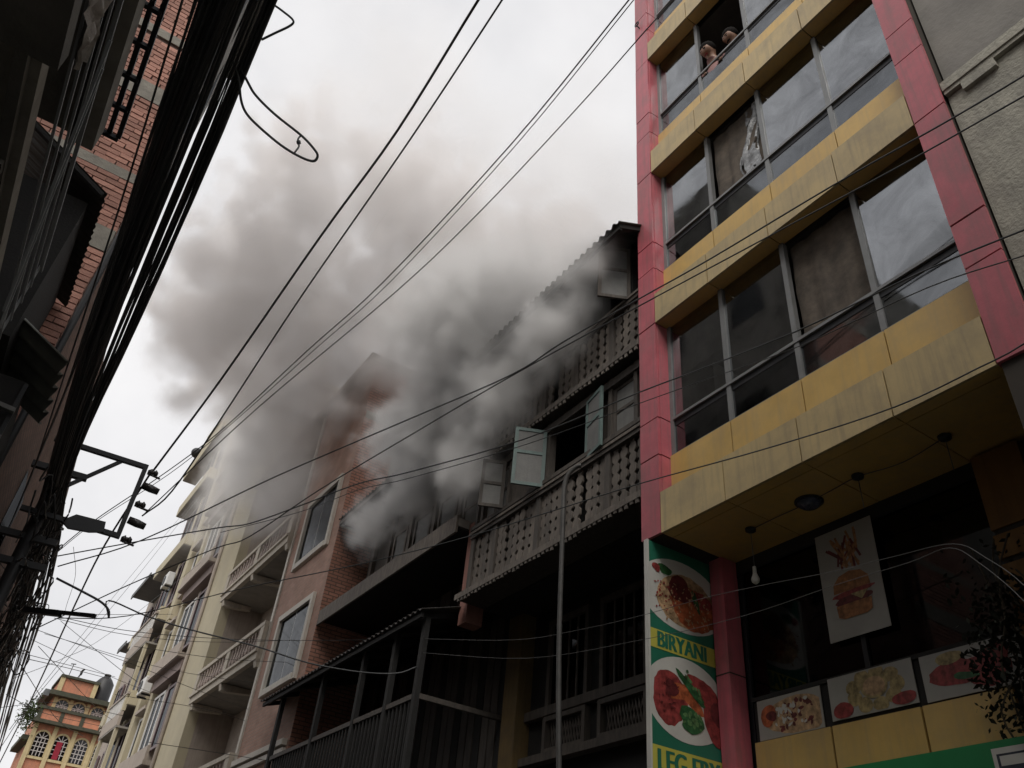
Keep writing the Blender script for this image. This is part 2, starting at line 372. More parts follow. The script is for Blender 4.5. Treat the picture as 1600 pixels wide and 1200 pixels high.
# ================================================================== the setting
def struct(o): o['kind'] = 'structure'; return o
struct(mesh('ground', [(-400, -400, -0.12), (400, -400, -0.12), (400, 400, -0.12), (-400, 400, -0.12)], [(0, 1, 2, 3)], M['earth']))
struct(mesh('road', [(-0.1, -14, 0), (4.6, -14, 0), (4.6, 62, 0), (0.9, 62, 0), (0.5, 30, 0)], [(0, 1, 2, 3, 4)], M['asphalt']))
struct(box('pavement_right', 4.6, 5.4, -14, 45, -0.1, 0.13, M['paving']))
struct(mesh('pavement_left', bverts(-1.6, -0.1, -14, 8, -0.1, 0.13), BF, M['paving']))

# ================================================================== red and yellow restaurant building
XF, XW = 5.40, 5.60                       # cladding plane, window plane
YB = [5.84, 4.92, 3.99, 3.06, 2.18]       # bay lines
FZ = [5.73, 8.66, 11.61, 14.58]           # undersides of the projecting bands
T = thing('restaurant_building', 'narrow restaurant building with red pillars, yellow bands and ribbon windows', 'building', (5.4, 4.0, 0))
ZJ = [5.73, 6.71, 7.22, 8.66, 9.64, 10.14, 11.61, 12.6, 13.1, 14.58, 15.55, 16.1, 17.5]
for y0, y1 in ((5.845, 6.145), (1.87, 2.175)):
    box('pillar_core', XF + 0.03, 6.4, y0 + 0.012, y1 - 0.012, 0 if y0 < 3 else 5.76, 17.5, M['seam'], T)
    for a, b in zip(ZJ, ZJ[1:]):
        for k, (p, q) in enumerate(((y0, y1),)):
            pn = MB()
            g = 0.009
            pn.box(XF + rnd(-0.003, 0.003), XF + 0.035, p, q, a + g, b - g)
            o = pn.build('front_panel', M['red'], T)
        pn = MB(); yin = y0 if y0 > 3 else y1
        pn.box(XF + 0.036, 5.66, yin - 0.011 if y0 > 3 else yin - 0.006, yin + 0.006 if y0 > 3 else yin + 0.011, a + g, b - g)
        pn.build('side_panel', M['red'], T)
# bottom of left pillar: small return
for i, z in enumerate(FZ):
    box('band_core', XF + 0.04, XW + 0.02, 2.18, 5.84, z + 0.03, z + 0.46, M['seam'], T)
    for a, b in zip(YB, YB[1:]):
        g = 0.006
        pn = MB().box(XF + rnd(-0.004, 0.004), XF + 0.03, b + g, a - g, z, z + 0.485)
        pn.build('band_panel', M['yellow_stained'], T)
        if i:
            MB().box(XF + 0.031, XW + 0.02, b + g, a - g, z + rnd(-0.002, 0.002), z + 0.02).build('soffit_panel', M['yellow'], T)
        pn = MB().box(XW - 0.03, XW, b + g, a - g, z + 0.40, z + 1.015)
        pn.build('spandrel_panel', M['yellow'], T)
    box('spandrel_core', XW + 0.002, XW + 0.12, 2.18, 5.84, z + 0.3, z + 1.0, M['seam'], T)
# deep soffit over the porch: panels with recessed joints
yj = [5.84, 4.92, 3.99, 3.06, 2.18]; xj = [XF + 0.031, 5.56, 6.46]
for a, b in zip(yj, yj[1:]):
    for p, q in zip(xj, xj[1:]):
        MB().box(p + 0.005, q - 0.005, b + 0.005, a - 0.005, 5.73 + rnd(-0.002, 0.002), 5.76).build('porch_soffit_panel', M['yellow'], T)
box('porch_slab', XW + 0.13, 9.5, 1.9, 6.11, 5.765, 5.95, M['dark'], T)
# windows
plain = [(1, 0), (1, 1), (1, 2), (1, 3)]
for i, z in enumerate(FZ):
    zs, zt, zh = z + 1.0, z + 1.49, z + 2.93
    if i == 3: zh = z + 2.9
    # frame bars
    fr = MB()
    fr.box(XW - 0.01, XW + 0.05, 2.18, 5.84, zs, zs + 0.04)
    for y in YB:
        fr.box(XW - 0.012, XW + 0.055, y - 0.03 - (0.03 if y == 5.84 else 0), y + 0.03 - (0.03 if y == 5.84 else 0) + (0.03 if y == 2.18 else 0), zs + 0.041, zh)
    fr.build('window_frame', M['alu'], T)
    tr = MB().box(XW - 0.022, XW + 0.06, 2.18, 5.78, zt, zt + 0.035); tr.build('transom', M['alu'], T)
    MB().box(XW + 0.005, XW + 0.05, 2.18, 5.78, zt - 0.075, zt - 0.001).build('transom_gap', M['black_gap'], T)
    for j, (a, b) in enumerate(zip(YB, YB[1:])):
        ya, yb = (a - (0.06 if j == 0 else 0.031)), (b + 0.031)
        MB().box(XW + 0.012, XW + 0.018, yb, ya, zs + 0.042, zt - 0.076).build('lower_pane', M['glass'], T)
        # the sash bay where two people lean out is open
        if (i, j) in ((2, 1), (1, 1), (0, 2)): continue
        tilt = rnd(-0.006, 0.006)
        mesh('pane', [(XW + 0.014 + tilt, yb, zt + 0.036), (XW + 0.014 - tilt, ya, zt + 0.036), (XW + 0.014 - tilt, ya, zh), (XW + 0.014 + tilt, yb, zh)], [(0, 1, 2, 3)], M['glass'], T)
# slid-open sash stacked behind its neighbour
sash = MB()
for (a, b, c, d) in ((3.99, 4.03, 13.14, 14.5), (3.11, 3.15, 13.14, 14.5)): sash.box(XW + 0.035, XW + 0.06, a, b, c, d)
sash.build('sliding_sash', M['alu'], T)
# body: walls, slabs, roof
box('side_wall', 6.41, 9.6, 6.0, 6.12, 0, 17.4, M['cement_dark'], T)
box('side_wall', 5.68, 9.6, 1.89, 1.99, 0, 17.4, M['cement_dark'], T)
box('back_wall', 9.6, 9.75, 1.89, 6.12, 0, 17.4, M['cement_dark'], T)
for z in (8.7, 11.66, 14.62, 17.42):
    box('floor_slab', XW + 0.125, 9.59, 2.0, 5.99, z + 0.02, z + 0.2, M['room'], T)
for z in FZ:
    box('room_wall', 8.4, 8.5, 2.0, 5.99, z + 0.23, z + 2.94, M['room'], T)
# roof parapet
box('parapet', XF + 0.02, 9.7, 1.88, 6.14, 17.63, 17.9, M['yellow'], T)

# recessed storefront
box('storefront_glass', 6.50, 6.51, 3.05, 5.82, 4.25, 5.72, M['glass_dark'], T)
box('storefront_mullion', 6.47, 6.52, 4.40, 4.45, 4.22, 5.72, M['black_gap'], T)
box('storefront_mullion', 6.47, 6.52, 5.76, 5.82, 3.4, 5.72, M['black_gap'], T)
box('storefront_head', 6.46, 6.54, 2.0, 5.99, 5.60, 5.73, M['dark'], T)
box('storefront_sill', 6.44, 6.53, 3.05, 5.75, 4.225, 4.262, M['dark'], T)
for a, b in ((5.74, 4.86), (4.85, 3.98), (3.97, 3.22)):
    MB().box(6.42, 6.46, b + 0.006, a - 0.006, 3.0, 3.84).build('parapet_panel', M['yellow'], T)
box('parapet_core', 6.462, 6.52, 3.0, 5.74, 2.9, 4.22, M['dark'], T)
box('corner_post', 6.22, 6.44, 5.80, 5.98, 0.0, 5.72, M['red'], T)
box('post_joint', 6.215, 6.445, 5.795, 5.985, 4.47, 4.482, M['seam'], T)
pr = thing('entrance_pier', 'orange painted pier at the right end of the dark shopfront', 'pier', (6.45, 2.9, 0))
for a, b in ((0, 3.85), (3.9, 4.72), (4.77, 4.97), (5.02, 5.70)):
    box('pier_panel', 6.36, 6.6, 2.62, 3.02, a, b, M['orange_pier'], pr)
box('pier_core', 6.38, 6.59, 2.64, 3.0, 0.01, 5.7, M['seam'], pr)
box('shop_wall', 6.55, 6.65, 1.99, 6.0, 0, 2.9, M['dark'], T)

# ---- curtains behind panes
def curtain(name, y0, y1, z0, z1, x, m, parent, waves=3, amp=0.012):
    n = 40; vs = []; fs = []
    for i in range(n + 1):
        t = i / n; y = y0 + (y1 - y0) * t
        dx = amp * math.sin(t * waves * 6.28 + 0.6 * math.sin(t * 9)) + rnd(-0.004, 0.004)
        for k in range(7):
            z = z0 + (z1 - z0) * k / 6
            vs.append((x + dx * (1 - 0.35 * k / 6), y + 0.01 * math.sin(k * 1.7 + i), z))
    for i in range(n):
        for k in range(6):
            a = i * 7 + k; fs.append((a, a + 1, a + 8, a + 7))
    return mesh(name, vs, fs, m, parent, True)
curtain_spec = [
    (3.12, 3.96, 7.24, 8.62, 'brown curtain hanging behind the third pane of the lowest window row'),
    (4.05, 4.88, 10.15, 11.55, 'brown curtain behind torn plastic in the middle window row'),
    (3.1, 3.9, 13.2, 14.5, 'crumpled greenish brown curtain beside the two people'),
    (5.0, 5.7, 7.9, 8.62, 'short dark curtain behind the left pane of the lowest window row'),
]
for a, b, c, d, lb in curtain_spec:
    tag(curtain('curtain', a, b, c, d, 5.70, M['curtain'], None), lb, 'curtain', 'curtains in the restaurant windows')
# torn plastic film in the middle row
tp = MB(); vs = []; fs = []
for i in range(13):
    for k in range(15):
        t, u = i / 12, k / 14
        y = 4.06 + 0.30 * t + 0.10 * math.sin(u * 5)
        w = 0.05 * mnoise.noise((t * 4, u * 7, 1.3)) + 0.02 * math.sin(t * 13 + u * 4)
        vs.append((5.68 + w, y + 0.05 * mnoise.noise((t * 3, u * 5, 7.7)), 10.16 + 1.35 * u))
for i in range(12):
    for k in range(14):
        if mnoise.noise((i * 0.5, k * 0.4, 3.0)) > 0.28: continue
        a = i * 15 + k; fs.append((a, a + 1, a + 16, a + 15))
tag(mesh('plastic_sheet', vs, fs, M['plastic'], None, True), 'torn clear plastic sheet in the middle row window beside the brown curtain', 'sheet')

# ---- two people leaning at the open sash
def skin_body(name, pts, edges, rad, m, parent, sub=2):
    me = bpy.data.meshes.new(name)
    off = ORG[parent.name]
    me.from_pydata([tuple(Vector(p) - off) for p in pts], edges, [])
    me.materials.append(m)
    o = link(name, me, parent)
    md = o.modifiers.new('skin', 'SKIN'); md.use_smooth_shade = True
    for i, s in enumerate(me.skin_vertices[0].data):
        r = rad[i]; s.radius = r if isinstance(r, tuple) else (r, r)
        s.use_root = (i == 0)
    sd = o.modifiers.new('sub', 'SUBSURF'); sd.levels = sub; sd.render_levels = sub
    return o
def ball(mb, c, r, n=10, m=7, sq=(1, 1, 1)):
    vs = []; fs = []
    for i in range(m + 1):
        th = math.pi * i / m
        for k in range(n):
            a = 2 * math.pi * k / n
            vs.append((c[0] + r * sq[0] * math.sin(th) * math.cos(a), c[1] + r * sq[1] * math.sin(th) * math.sin(a), c[2] + r * sq[2] * math.cos(th)))
    for i in range(m):
        for k in range(n):
            a, b = i * n + k, i * n + (k + 1) % n
            fs.append((a, a + n, b + n, b))
    mb.add(vs, fs)
def leaning_person(y, hz, x, shirt, label, lean=0.10, turn=0.0, moustache=False):
    p = thing('person', label, 'person', (x + 0.15, y, 11.87), 'people watching from the open window')
    hx = x - lean
    fd = Vector((-0.74, 0.12 + 0.25 * turn, -0.56)).normalized(); sd_ = fd.cross(Vector((0, 0, 1))).normalized(); up_ = sd_.cross(fd).normalized()
    c = Vector((hx, y, hz))
    def at(f, s=0.0, u=0.0): return tuple(c + fd * f + sd_ * s + up_ * u)
    S = [(x + 0.16, y, 12.72), (x + 0.12, y, 12.95), (x + 0.06, y, hz - 0.26), (hx + 0.06, y, hz - 0.14), at(-0.02, 0, -0.06), at(0, 0, 0), at(-0.01, 0, 0.06), at(-0.025, 0, 0.10),
         (x + 0.03, y + 0.18, hz - 0.27), (x - 0.02, y + 0.23, hz - 0.33), (x - 0.05, y + 0.12, hz - 0.31),
         (x + 0.03, y - 0.18, hz - 0.27), (x - 0.02, y - 0.23, hz - 0.33), (x - 0.05, y - 0.12, hz - 0.31),
         (x + 0.17, y + 0.09, 12.55), (x + 0.17, y + 0.10, 11.95), (x + 0.17, y - 0.09, 12.55), (x + 0.17, y - 0.10, 11.95),
         at(0.118, 0, -0.015), at(-0.02, 0.092, -0.005), at(-0.02, -0.092, -0.005)]
    E = [(0, 1), (1, 2), (2, 3), (3, 4), (4, 5), (5, 6), (6, 7), (2, 8), (8, 9), (9, 10), (2, 11), (11, 12), (12, 13), (0, 14), (14, 15), (0, 16), (16, 17), (5, 18), (5, 19), (5, 20)]
    Rr = [0.14, 0.13, 0.13, 0.062, 0.085, 0.108, 0.108, 0.085, 0.055, 0.042, 0.03, 0.055, 0.042, 0.03, 0.075, 0.05, 0.075, 0.05, 0.016, 0.02, 0.02]
    skin_body('body', S, E, Rr, M['skin'], p)
    sh = MB()
    rings = []
    for (cx, z, rx, ry) in ((x + 0.17, 12.6, 0.15, 0.19), (x + 0.13, 12.9, 0.15, 0.19), (x + 0.06, hz - 0.32, 0.14, 0.22), (x + 0.05, hz - 0.23, 0.10, 0.15), (hx + 0.06, hz - 0.175, 0.075, 0.08)):
        rings.append([(cx + rx * math.cos(a), y + ry * math.sin(a), z) for a in [2 * math.pi * k / 14 for k in range(14)]])
    vs = [v for r in rings for v in r]; fs = []
    for i in range(4):
        for k in range(14):
            a, b = i * 14 + k, i * 14 + (k + 1) % 14; fs.append((a, b, b + 14, a + 14))
    sh.add(vs, fs)
    for s in (1, -1): sh.tube([(x + 0.06, y + s * 0.14, hz - 0.25), (x + 0.01, y + s * 0.21, hz - 0.30), (x - 0.02, y + s * 0.235, hz - 0.34)], [0.085, 0.075, 0.062], 8)
    sh.build('shirt', shirt, p, True)
    hb = MB(); ball(hb, at(-0.032, 0, 0.05), 0.127, 14, 9); hb.build('hair', M['hair'], p, True)
    for s in (1, -1):
        eb = MB(); ball(eb, at(0.098, s * 0.038, 0.02), 0.013, 8, 5, (1, 1, 0.8)); eb.build('eye', M['eye'], p, True)
        MB().tube([at(0.104, s * 0.016, 0.045), at(0.094, s * 0.058, 0.044)], 0.007, 5).build('eyebrow', M['hair'], p)
    mo = MB().tube([at(0.090, -0.032, -0.056), at(0.104, 0, -0.050), at(0.090, 0.032, -0.056)], 0.011 if moustache else 0.007, 6)
    mo.build('moustache' if moustache else 'mouth', M['hair'] if moustache else M['cloth_red'], p)
leaning_person(4.66, 13.37, 5.66, M['shirt_pink'], 'person in pale pink shirt leaning at the open window, nearer the red pillar', 0.12)
leaning_person(4.30, 13.36, 5.70, M['shirt_grey'], 'person with moustache in dark shirt looking out beside the other', 0.06, 0.5, True)
# ---- iron hook ring on the red pillar
rg = MB(); rg.tube([(XF - 0.06, 6.03 + 0.045 * math.cos(a), 15.9 + 0.05 * math.sin(a)) for a in [6.2832 * k / 14 for k in range(15)]], 0.012, 6)
rg.tube([(XF - 0.06, 6.03, 15.85), (XF + 0.01, 6.02, 15.8)], 0.012, 6)
tag(rg.build('iron_ring', M['steel']), 'small iron ring bolted high on the left red pillar', 'ring')

# ---- signs and posters
def text_mesh(name, body, size, m, parent, pos, ax, up, bold=0.0, squash=1.0):
    cu = bpy.data.curves.new(name, 'FONT'); cu.body = body; cu.size = size; cu.align_x = 'CENTER'; cu.align_y = 'CENTER'; cu.offset = 0.0
    tmp = bpy.data.objects.new('tmp', cu); COL.objects.link(tmp)
    dg = bpy.context.evaluated_depsgraph_get()
    me = bpy.data.meshes.new_from_object(tmp.evaluated_get(dg))
    bpy.data.objects.remove(tmp)
    ax, up, pos = Vector(ax), Vector(up), Vector(pos)
    off = ORG[parent.name]
    for v in me.vertices: v.co = pos + ax * v.co.x * squash + up * v.co.y - off
    me.materials.clear(); me.materials.append(m)
    if bold:
        V0 = [v.co.copy() for v in me.vertices]; F0 = [tuple(q.vertices) for q in me.polygons]; V = []; F = []
        nrm_ = ax.cross(up)
        for k, s in enumerate((-1, 1, 0)):
            F += [tuple(i + len(V) for i in q) for q in F0]; V += [c + ax * s * bold + nrm_ * 0.0002 * k for c in V0]
        me = bpy.data.meshes.new(name); me.from_pydata(V, [], F); me.materials.append(m)
    return link(name, me, parent)
def blob(n, r0, r1, jit, seed):
    g = random.Random(seed); ph = g.uniform(0, 6); out = []
    for k in range(n):
        a = 2 * math.pi * k / n
        j = 1 + jit * (math.sin(2 * a + ph) * 0.5 + math.sin(3 * a + ph * 2) * 0.35 + g.uniform(-0.25, 0.25))
        out.append((r0 * j * math.cos(a), r1 * j * math.sin(a)))
    return out
class Print:
    """flat printed shapes on a board: origin o, right axis ax, up axis, normal nrm (towards the viewer)"""
    def __init__(s, parent, o, ax, up, nrm): s.p = parent; s.o = Vector(o); s.ax = Vector(ax); s.up = Vector(up); s.n = Vector(nrm); s.k = 1
    def poly(s, name, pts, m, rot=0.0, at=(0, 0), lift=None):
        s.k += 1
        c, q = math.cos(rot), math.sin(rot)
        d = 0.0007 * (lift if lift is not None else s.k)
        vs = []
        for u, v in pts:
            U, V = at[0] + u * c - v * q, at[1] + u * q + v * c
            vs.append(s.o + s.ax * U + s.up * V + s.n * d)
        return mesh(name, vs, [tuple(range(len(vs)))], m, s.p)
    def many(s, name, shapes, m, lift=None):
        s.k += 1
        d = 0.0007 * (lift if lift is not None else s.k)
        V = []; F = []
        for pts, at, rot in shapes:
            c, q = math.cos(rot), math.sin(rot); n = len(V)
            for u, v in pts:
                V.append(s.o + s.ax * (at[0] + u * c - v * q) + s.up * (at[1] + u * q + v * c) + s.n * (d + 0.00003 * len(F)))
            F.append(tuple(range(n, n + len(pts))))
        o = mesh(name, V, F, m, s.p); o['kind'] = 'stuff'; return o
def clip_poly(pts, u0, u1, v0, v1):
    for ax, lim, sg in ((0, u0, 1), (0, u1, -1), (1, v0, 1), (1, v1, -1)):
        out = []
        for i in range(len(pts)):
            a, b = pts[i - 1], pts[i]
            ia, ib = (a[ax] - lim) * sg >= 0, (b[ax] - lim) * sg >= 0
            if ia != ib:
                t = (lim - a[ax]) / (b[ax] - a[ax]); out.append((a[0] + (b[0] - a[0]) * t, a[1] + (b[1] - a[1]) * t))
            if ib: out.append(b)
        pts = out
        if not pts: return pts
    return pts
def ell(rx, ry, n=40): return [(rx * math.cos(6.28319 * k / n), ry * math.sin(6.28319 * k / n)) for k in range(n)]
# the tall green sign on the side of the porch
sg = thing('restaurant_sign', 'tall green sign with food plates reading BIRYANI and LEG FRY', 'sign', (5.82, 6.02, 2.4))
X0, X1, SY = 5.36, 6.32, 6.00
box('board', X0, X1, SY, SY + 0.03, 2.4, 5.70, M['p_green'], sg)
box('edge_strip', X0 - 0.022, X0, SY - 0.012, SY + 0.042, 2.4, 5.70, M['p_white'], sg)
PR = Print(sg, (X0, SY - 0.001, 0), (1, 0, 0), (0, 0, 1), (0, -1, 0))
W_ = X1 - X0
def at_clip(pts, at, rot=0.0):
    c, q = math.cos(rot), math.sin(rot)
    return clip_poly([(at[0] + u * c - v * q, at[1] + u * q + v * c) for u, v in pts], 0.004, W_ - 0.002, 2.42, 5.695)
PR.poly('plate', at_clip(ell(0.60, 0.385), (0.46, 5.20)), M['p_white'])
PR.poly('food', at_clip(blob(40, 0.40, 0.30, 0.10, 3), (0.52, 5.15)), M['p_rice'])
PR.poly('food', at_clip(blob(40, 0.33, 0.22, 0.16, 5), (0.60, 5.10)), M['p_orange'])
PR.poly('food', at_clip(blob(30, 0.17, 0.13, 0.2, 6), (0.42, 5.27)), M['p_meat2'])
PR.poly('food', at_clip(blob(24, 0.14, 0.10, 0.2, 8), (0.72, 5.22)), M['p_meat'])
PR.poly('garnish', at_clip(blob(16, 0.035, 0.13, 0.25, 9), (0.64, 5.20), 0.3), M['p_herb'])
PR.poly('garnish', at_clip(blob(16, 0.10, 0.05, 0.3, 10), (0.22, 5.43)), M['p_herb'])
PR.poly('garnish', at_clip(blob(14, 0.05, 0.05, 0.3, 11), (0.10, 5.42)), M['p_meat'])
g = random.Random(4)
PR.many('grain', [(blob(7, g.uniform(.008, .02), g.uniform(.006, .014), .2, i), (0.08 + 0.30 * g.random(), 4.98 + 0.30 * g.random()), g.uniform(0, 3)) for i in range(46)], M['p_meat'])
PR.many('grain', [(blob(7, g.uniform(.008, .022), g.uniform(.006, .012), .2, i), (0.22 + 0.6 * g.random(), 4.90 + 0.42 * g.random()), g.uniform(0, 3)) for i in range(90)], M['p_rice'])
PR.poly('caption_strip', [(0.004, 4.565), (W_ - 0.002, 4.565), (W_ - 0.002, 4.755), (0.004, 4.755)], M['p_yellow'], lift=3)
text_mesh('lettering', 'BIRYANI', 0.225, M['p_green'], sg, (X0 + 0.425, SY - 0.006, 4.655), (1, 0, 0), (0, 0, 1), 0.010, 0.80)
PR.k = 2
PR.poly('plate', at_clip(ell(0.54, 0.40), (0.46, 4.15)), M['p_white'])
PR.poly('meat', at_clip(blob(34, 0.21, 0.27, 0.14, 21), (0.24, 4.13), 0.25), M['p_meat'])
PR.poly('meat', at_clip([(-0.12, 0.10), (0.06, 0.13), (0.30, -0.03), (0.33, -0.10), (0.26, -0.11), (0.06, -0.02), (-0.10, -0.06)], (0.36, 4.17), -0.1), M['p_orange'])
PR.poly('meat', at_clip(blob(34, 0.24, 0.12, 0.16, 22), (0.66, 4.27), -0.45), M['p_meat'])
PR.poly('meat', at_clip(blob(30, 0.13, 0.25, 0.16, 23), (0.80, 4.05), 0.2), M['p_meat'])
PR.poly('char', at_clip(blob(20, 0.09, 0.07, 0.3, 24), (0.26, 4.22)), M['p_meat2'])
PR.poly('char', at_clip(blob(20, 0.06, 0.12, 0.3, 25), (0.83, 4.10)), M['p_meat2'])
PR.poly('garnish', at_clip(blob(20, 0.05, 0.20, 0.3, 26), (0.52, 4.27), 0.9), M['p_herb'])
PR.poly('garnish', at_clip(blob(20, 0.16, 0.11, 0.3, 27), (0.50, 3.97)), M['p_herb'])
PR.many('garnish', [(blob(7, g.uniform(.015, .035), g.uniform(.012, .025), .3, i), (0.40 + 0.22 * g.random(), 3.90 + 0.14 * g.random()), g.uniform(0, 3)) for i in range(22)], M['p_herb2'])
PR.many('garnish', [(blob(7, g.uniform(.012, .03), g.uniform(.01, .02), .3, i), (0.43 + 0.02 * i + 0.05 * g.random(), 4.40 - 0.025 * i + 0.05 * g.random()), g.uniform(0, 3)) for i in range(11)], M['p_herb2'])
PR.many('char', [(blob(7, g.uniform(.01, .03), g.uniform(.006, .012), .3, i), (0.10 + 0.25 * g.random(), 3.98 + 0.32 * g.random()), g.uniform(0, 3)) for i in range(26)], M['p_meat2'])
PR.poly('caption_strip', [(0.004, 3.42), (W_ - 0.002, 3.42), (W_ - 0.002, 3.665), (0.004, 3.665)], M['p_yellow'], lift=3)
text_mesh('lettering', 'LEG FRY', 0.265, M['p_green'], sg, (X0 + 0.45, SY - 0.006, 3.535), (1, 0, 0), (0, 0, 1), 0.012, 0.80)

def poster(label, y0, y1, z0, z1, x, skew=0.0):
    p = thing('food_poster', label, 'poster', (x, (y0 + y1) / 2, z0), 'food posters on the shopfront')
    # thin card leaning a little, y0 is the left edge (farther down the street)
    mesh('card', [(x, y0, z0), (x, y1, z0), (x, y1 + skew, z1), (x, y0 + skew, z1), (x + 0.008, y0, z0), (x + 0.008, y1, z0), (x + 0.008, y1 + skew, z1), (x + 0.008, y0 + skew, z1)],
         [(0, 1, 2, 3), (7, 6, 5, 4), (0, 4, 5, 1), (1, 5, 6, 2), (2, 6, 7, 3), (3, 7, 4, 0)], M['p_card'], p)
    return p, Print(p, (x - 0.001, y0, z0), (0, -1, 0), (0, 0, 1), (-1, 0, 0)), abs(y0 - y1), z1 - z0
p, Q, w, h = poster('tall poster with french fries above a burger hanging on the dark shopfront', 4.74, 4.10, 4.55, 5.62, 6.43)
for i in range(26):
    a = g.uniform(-0.9, 0.9)
    Q.poly('french_fry', [(-0.012, -0.11), (0.012, -0.11), (0.012, 0.11), (-0.012, 0.11)], M['p_fry'] if i % 3 else M['p_meat2'], a, (w * 0.5 + g.uniform(-0.13, 0.13), 0.83 + g.uniform(-0.10, 0.10)), lift=2 + i * 0.15)
Q.k = 3
Q.poly('bun', [(-0.20, 0), (0.20, 0), (0.19, 0.09), (0.12, 0.16), (0, 0.185), (-0.12, 0.16), (-0.19, 0.09)], M['p_bun'], 0.0, (w * 0.5, 0.43))
Q.poly('salad', blob(26, 0.22, 0.035, 0.3, 31), M['p_meat'], 0.0, (w * 0.5, 0.40))
Q.poly('patty', blob(26, 0.20, 0.05, 0.12, 32), M['p_meat2'], 0.0, (w * 0.5, 0.335))
Q.poly('cheese', [(-0.02, 0.03), (0.17, 0.03), (0.09, -0.045)], M['p_bread'], 0.0, (w * 0.5, 0.36))
Q.poly('bun', [(-0.19, 0.06), (0.19, 0.06), (0.18, -0.05), (0.12, -0.075), (-0.12, -0.075), (-0.18, -0.05)], M['p_bun'], 0.0, (w * 0.5, 0.25))
p, Q, w, h = poster('small poster of fried noodles with a tomato slice, leftmost above the yellow parapet', 5.68, 4.93, 3.85, 4.215, 6.435)
Q.poly('plate_food', clip_poly([(w * 0.6 + u, h * 0.45 + v) for u, v in blob(30, 0.34, 0.18, 0.14, 41)], 0.02, w - 0.02, 0.01, h - 0.02), M['p_rice'])
Q.many('morsel', [(blob(7, g.uniform(.012, .04), g.uniform(.01, .025), .3, i), (w * 0.30 + 0.42 * g.random(), 0.05 + 0.25 * g.random()), g.uniform(0, 3)) for i in range(34)], M['p_meat2'])
Q.many('morsel', [(blob(7, g.uniform(.012, .035), g.uniform(.01, .02), .3, i), (w * 0.25 + 0.45 * g.random(), 0.05 + 0.25 * g.random()), g.uniform(0, 3)) for i in range(26)], M['p_white'])
Q.poly('tomato', blob(20, 0.09, 0.10, 0.15, 43), M['p_orange'], 0, (0.13, 0.21))
Q.poly('filling', blob(20, 0.06, 0.05, 0.2, 44), M['p_meat2'], 0, (0.17, 0.20))
p, Q, w, h = poster('small poster of round dumplings about a dip bowl, middle of the three', 4.84, 3.99, 3.88, 4.245, 6.435)
for k in range(9):
    a = 6.283 * k / 9
    Q.poly('dumpling', clip_poly([(w * 0.55 + 0.22 * math.cos(a) + u, h * 0.52 + 0.135 * math.sin(a) + v) for u, v in blob(16, 0.075, 0.062, 0.1, k)], 0.02, w - 0.02, 0.01, h - 0.01), M['p_bread'], lift=2 + k * 0.3)
Q.k = 5
Q.poly('tomato', clip_poly([(0.13 + u, 0.07 + v) for u, v in blob(18, 0.10, 0.07, 0.1, 51)], 0.02, w - 0.02, 0.008, h), M['p_meat'])
Q.poly('tomato', clip_poly([(w - 0.12 + u, 0.06 + v) for u, v in blob(18, 0.12, 0.05, 0.1, 52)], 0.02, w - 0.01, 0.008, h), M['p_meat'])
Q.poly('bowl', ell(0.135, 0.10, 24), M['p_bread'], 0, (w * 0.55, h * 0.58)); Q.poly('dip', ell(0.11, 0.08, 24), M['p_rice'], 0, (w * 0.55, h * 0.58))
p, Q, w, h = poster('small poster of red roast chicken, rightmost above the yellow parapet', 3.92, 3.10, 3.86, 4.225, 6.435)
for k, (cx, cy, r0, r1) in enumerate(((0.28, 0.18, 0.20, 0.11), (0.52, 0.15, 0.22, 0.12), (0.62, 0.25, 0.14, 0.07))):
    Q.poly('chicken', clip_poly([(cx + u, cy + v) for u, v in blob(26, r0, r1, 0.2, 60 + k)], 0.03, w - 0.01, 0.01, h - 0.01), M['p_meat'])
Q.poly('onion', clip_poly([(0.26 + u, 0.30 + v) for u, v in blob(18, 0.12, 0.05, 0.1, 66)], 0.03, w, 0.01, h - 0.01), M['p_bread'])
Q.poly('herb', blob(18, 0.10, 0.03, 0.3, 67), M['p_herb'], -0.2, (0.36, 0.14))

# green shop sign lower right
gs = thing('shop_sign', 'green signboard with framed letter T logo below the yellow parapet', 'sign', (6.28, 3.6, 2.6))
box('board', 6.24, 6.30, 2.2, 5.0, 2.55, 3.44, M['p_green2'], gs)
Q = Print(gs, (6.239, 5.0, 2.55), (0, -1, 0), (0, 0, 1), (-1, 0, 0))
Q.poly('logo_plate', [(1.60, 0.36), (2.10, 0.36), (2.10, 0.84), (1.60, 0.84)], M['p_white'])
Q.poly('logo_field', [(1.63, 0.40), (2.06, 0.40), (2.06, 0.80), (1.63, 0.80)], M['p_blue'])
Q.poly('logo_bar', [(1.65, 0.72), (2.04, 0.72), (2.04, 0.785), (1.65, 0.785)], M['p_white'])
Q.poly('logo_letter', [(1.66, 0.62), (2.03, 0.62), (2.03, 0.675), (1.66, 0.675)], M['p_white'])
Q.poly('logo_stem', [(1.80, 0.42), (1.88, 0.42), (1.88, 0.62), (1.80, 0.62)], M['p_white'])

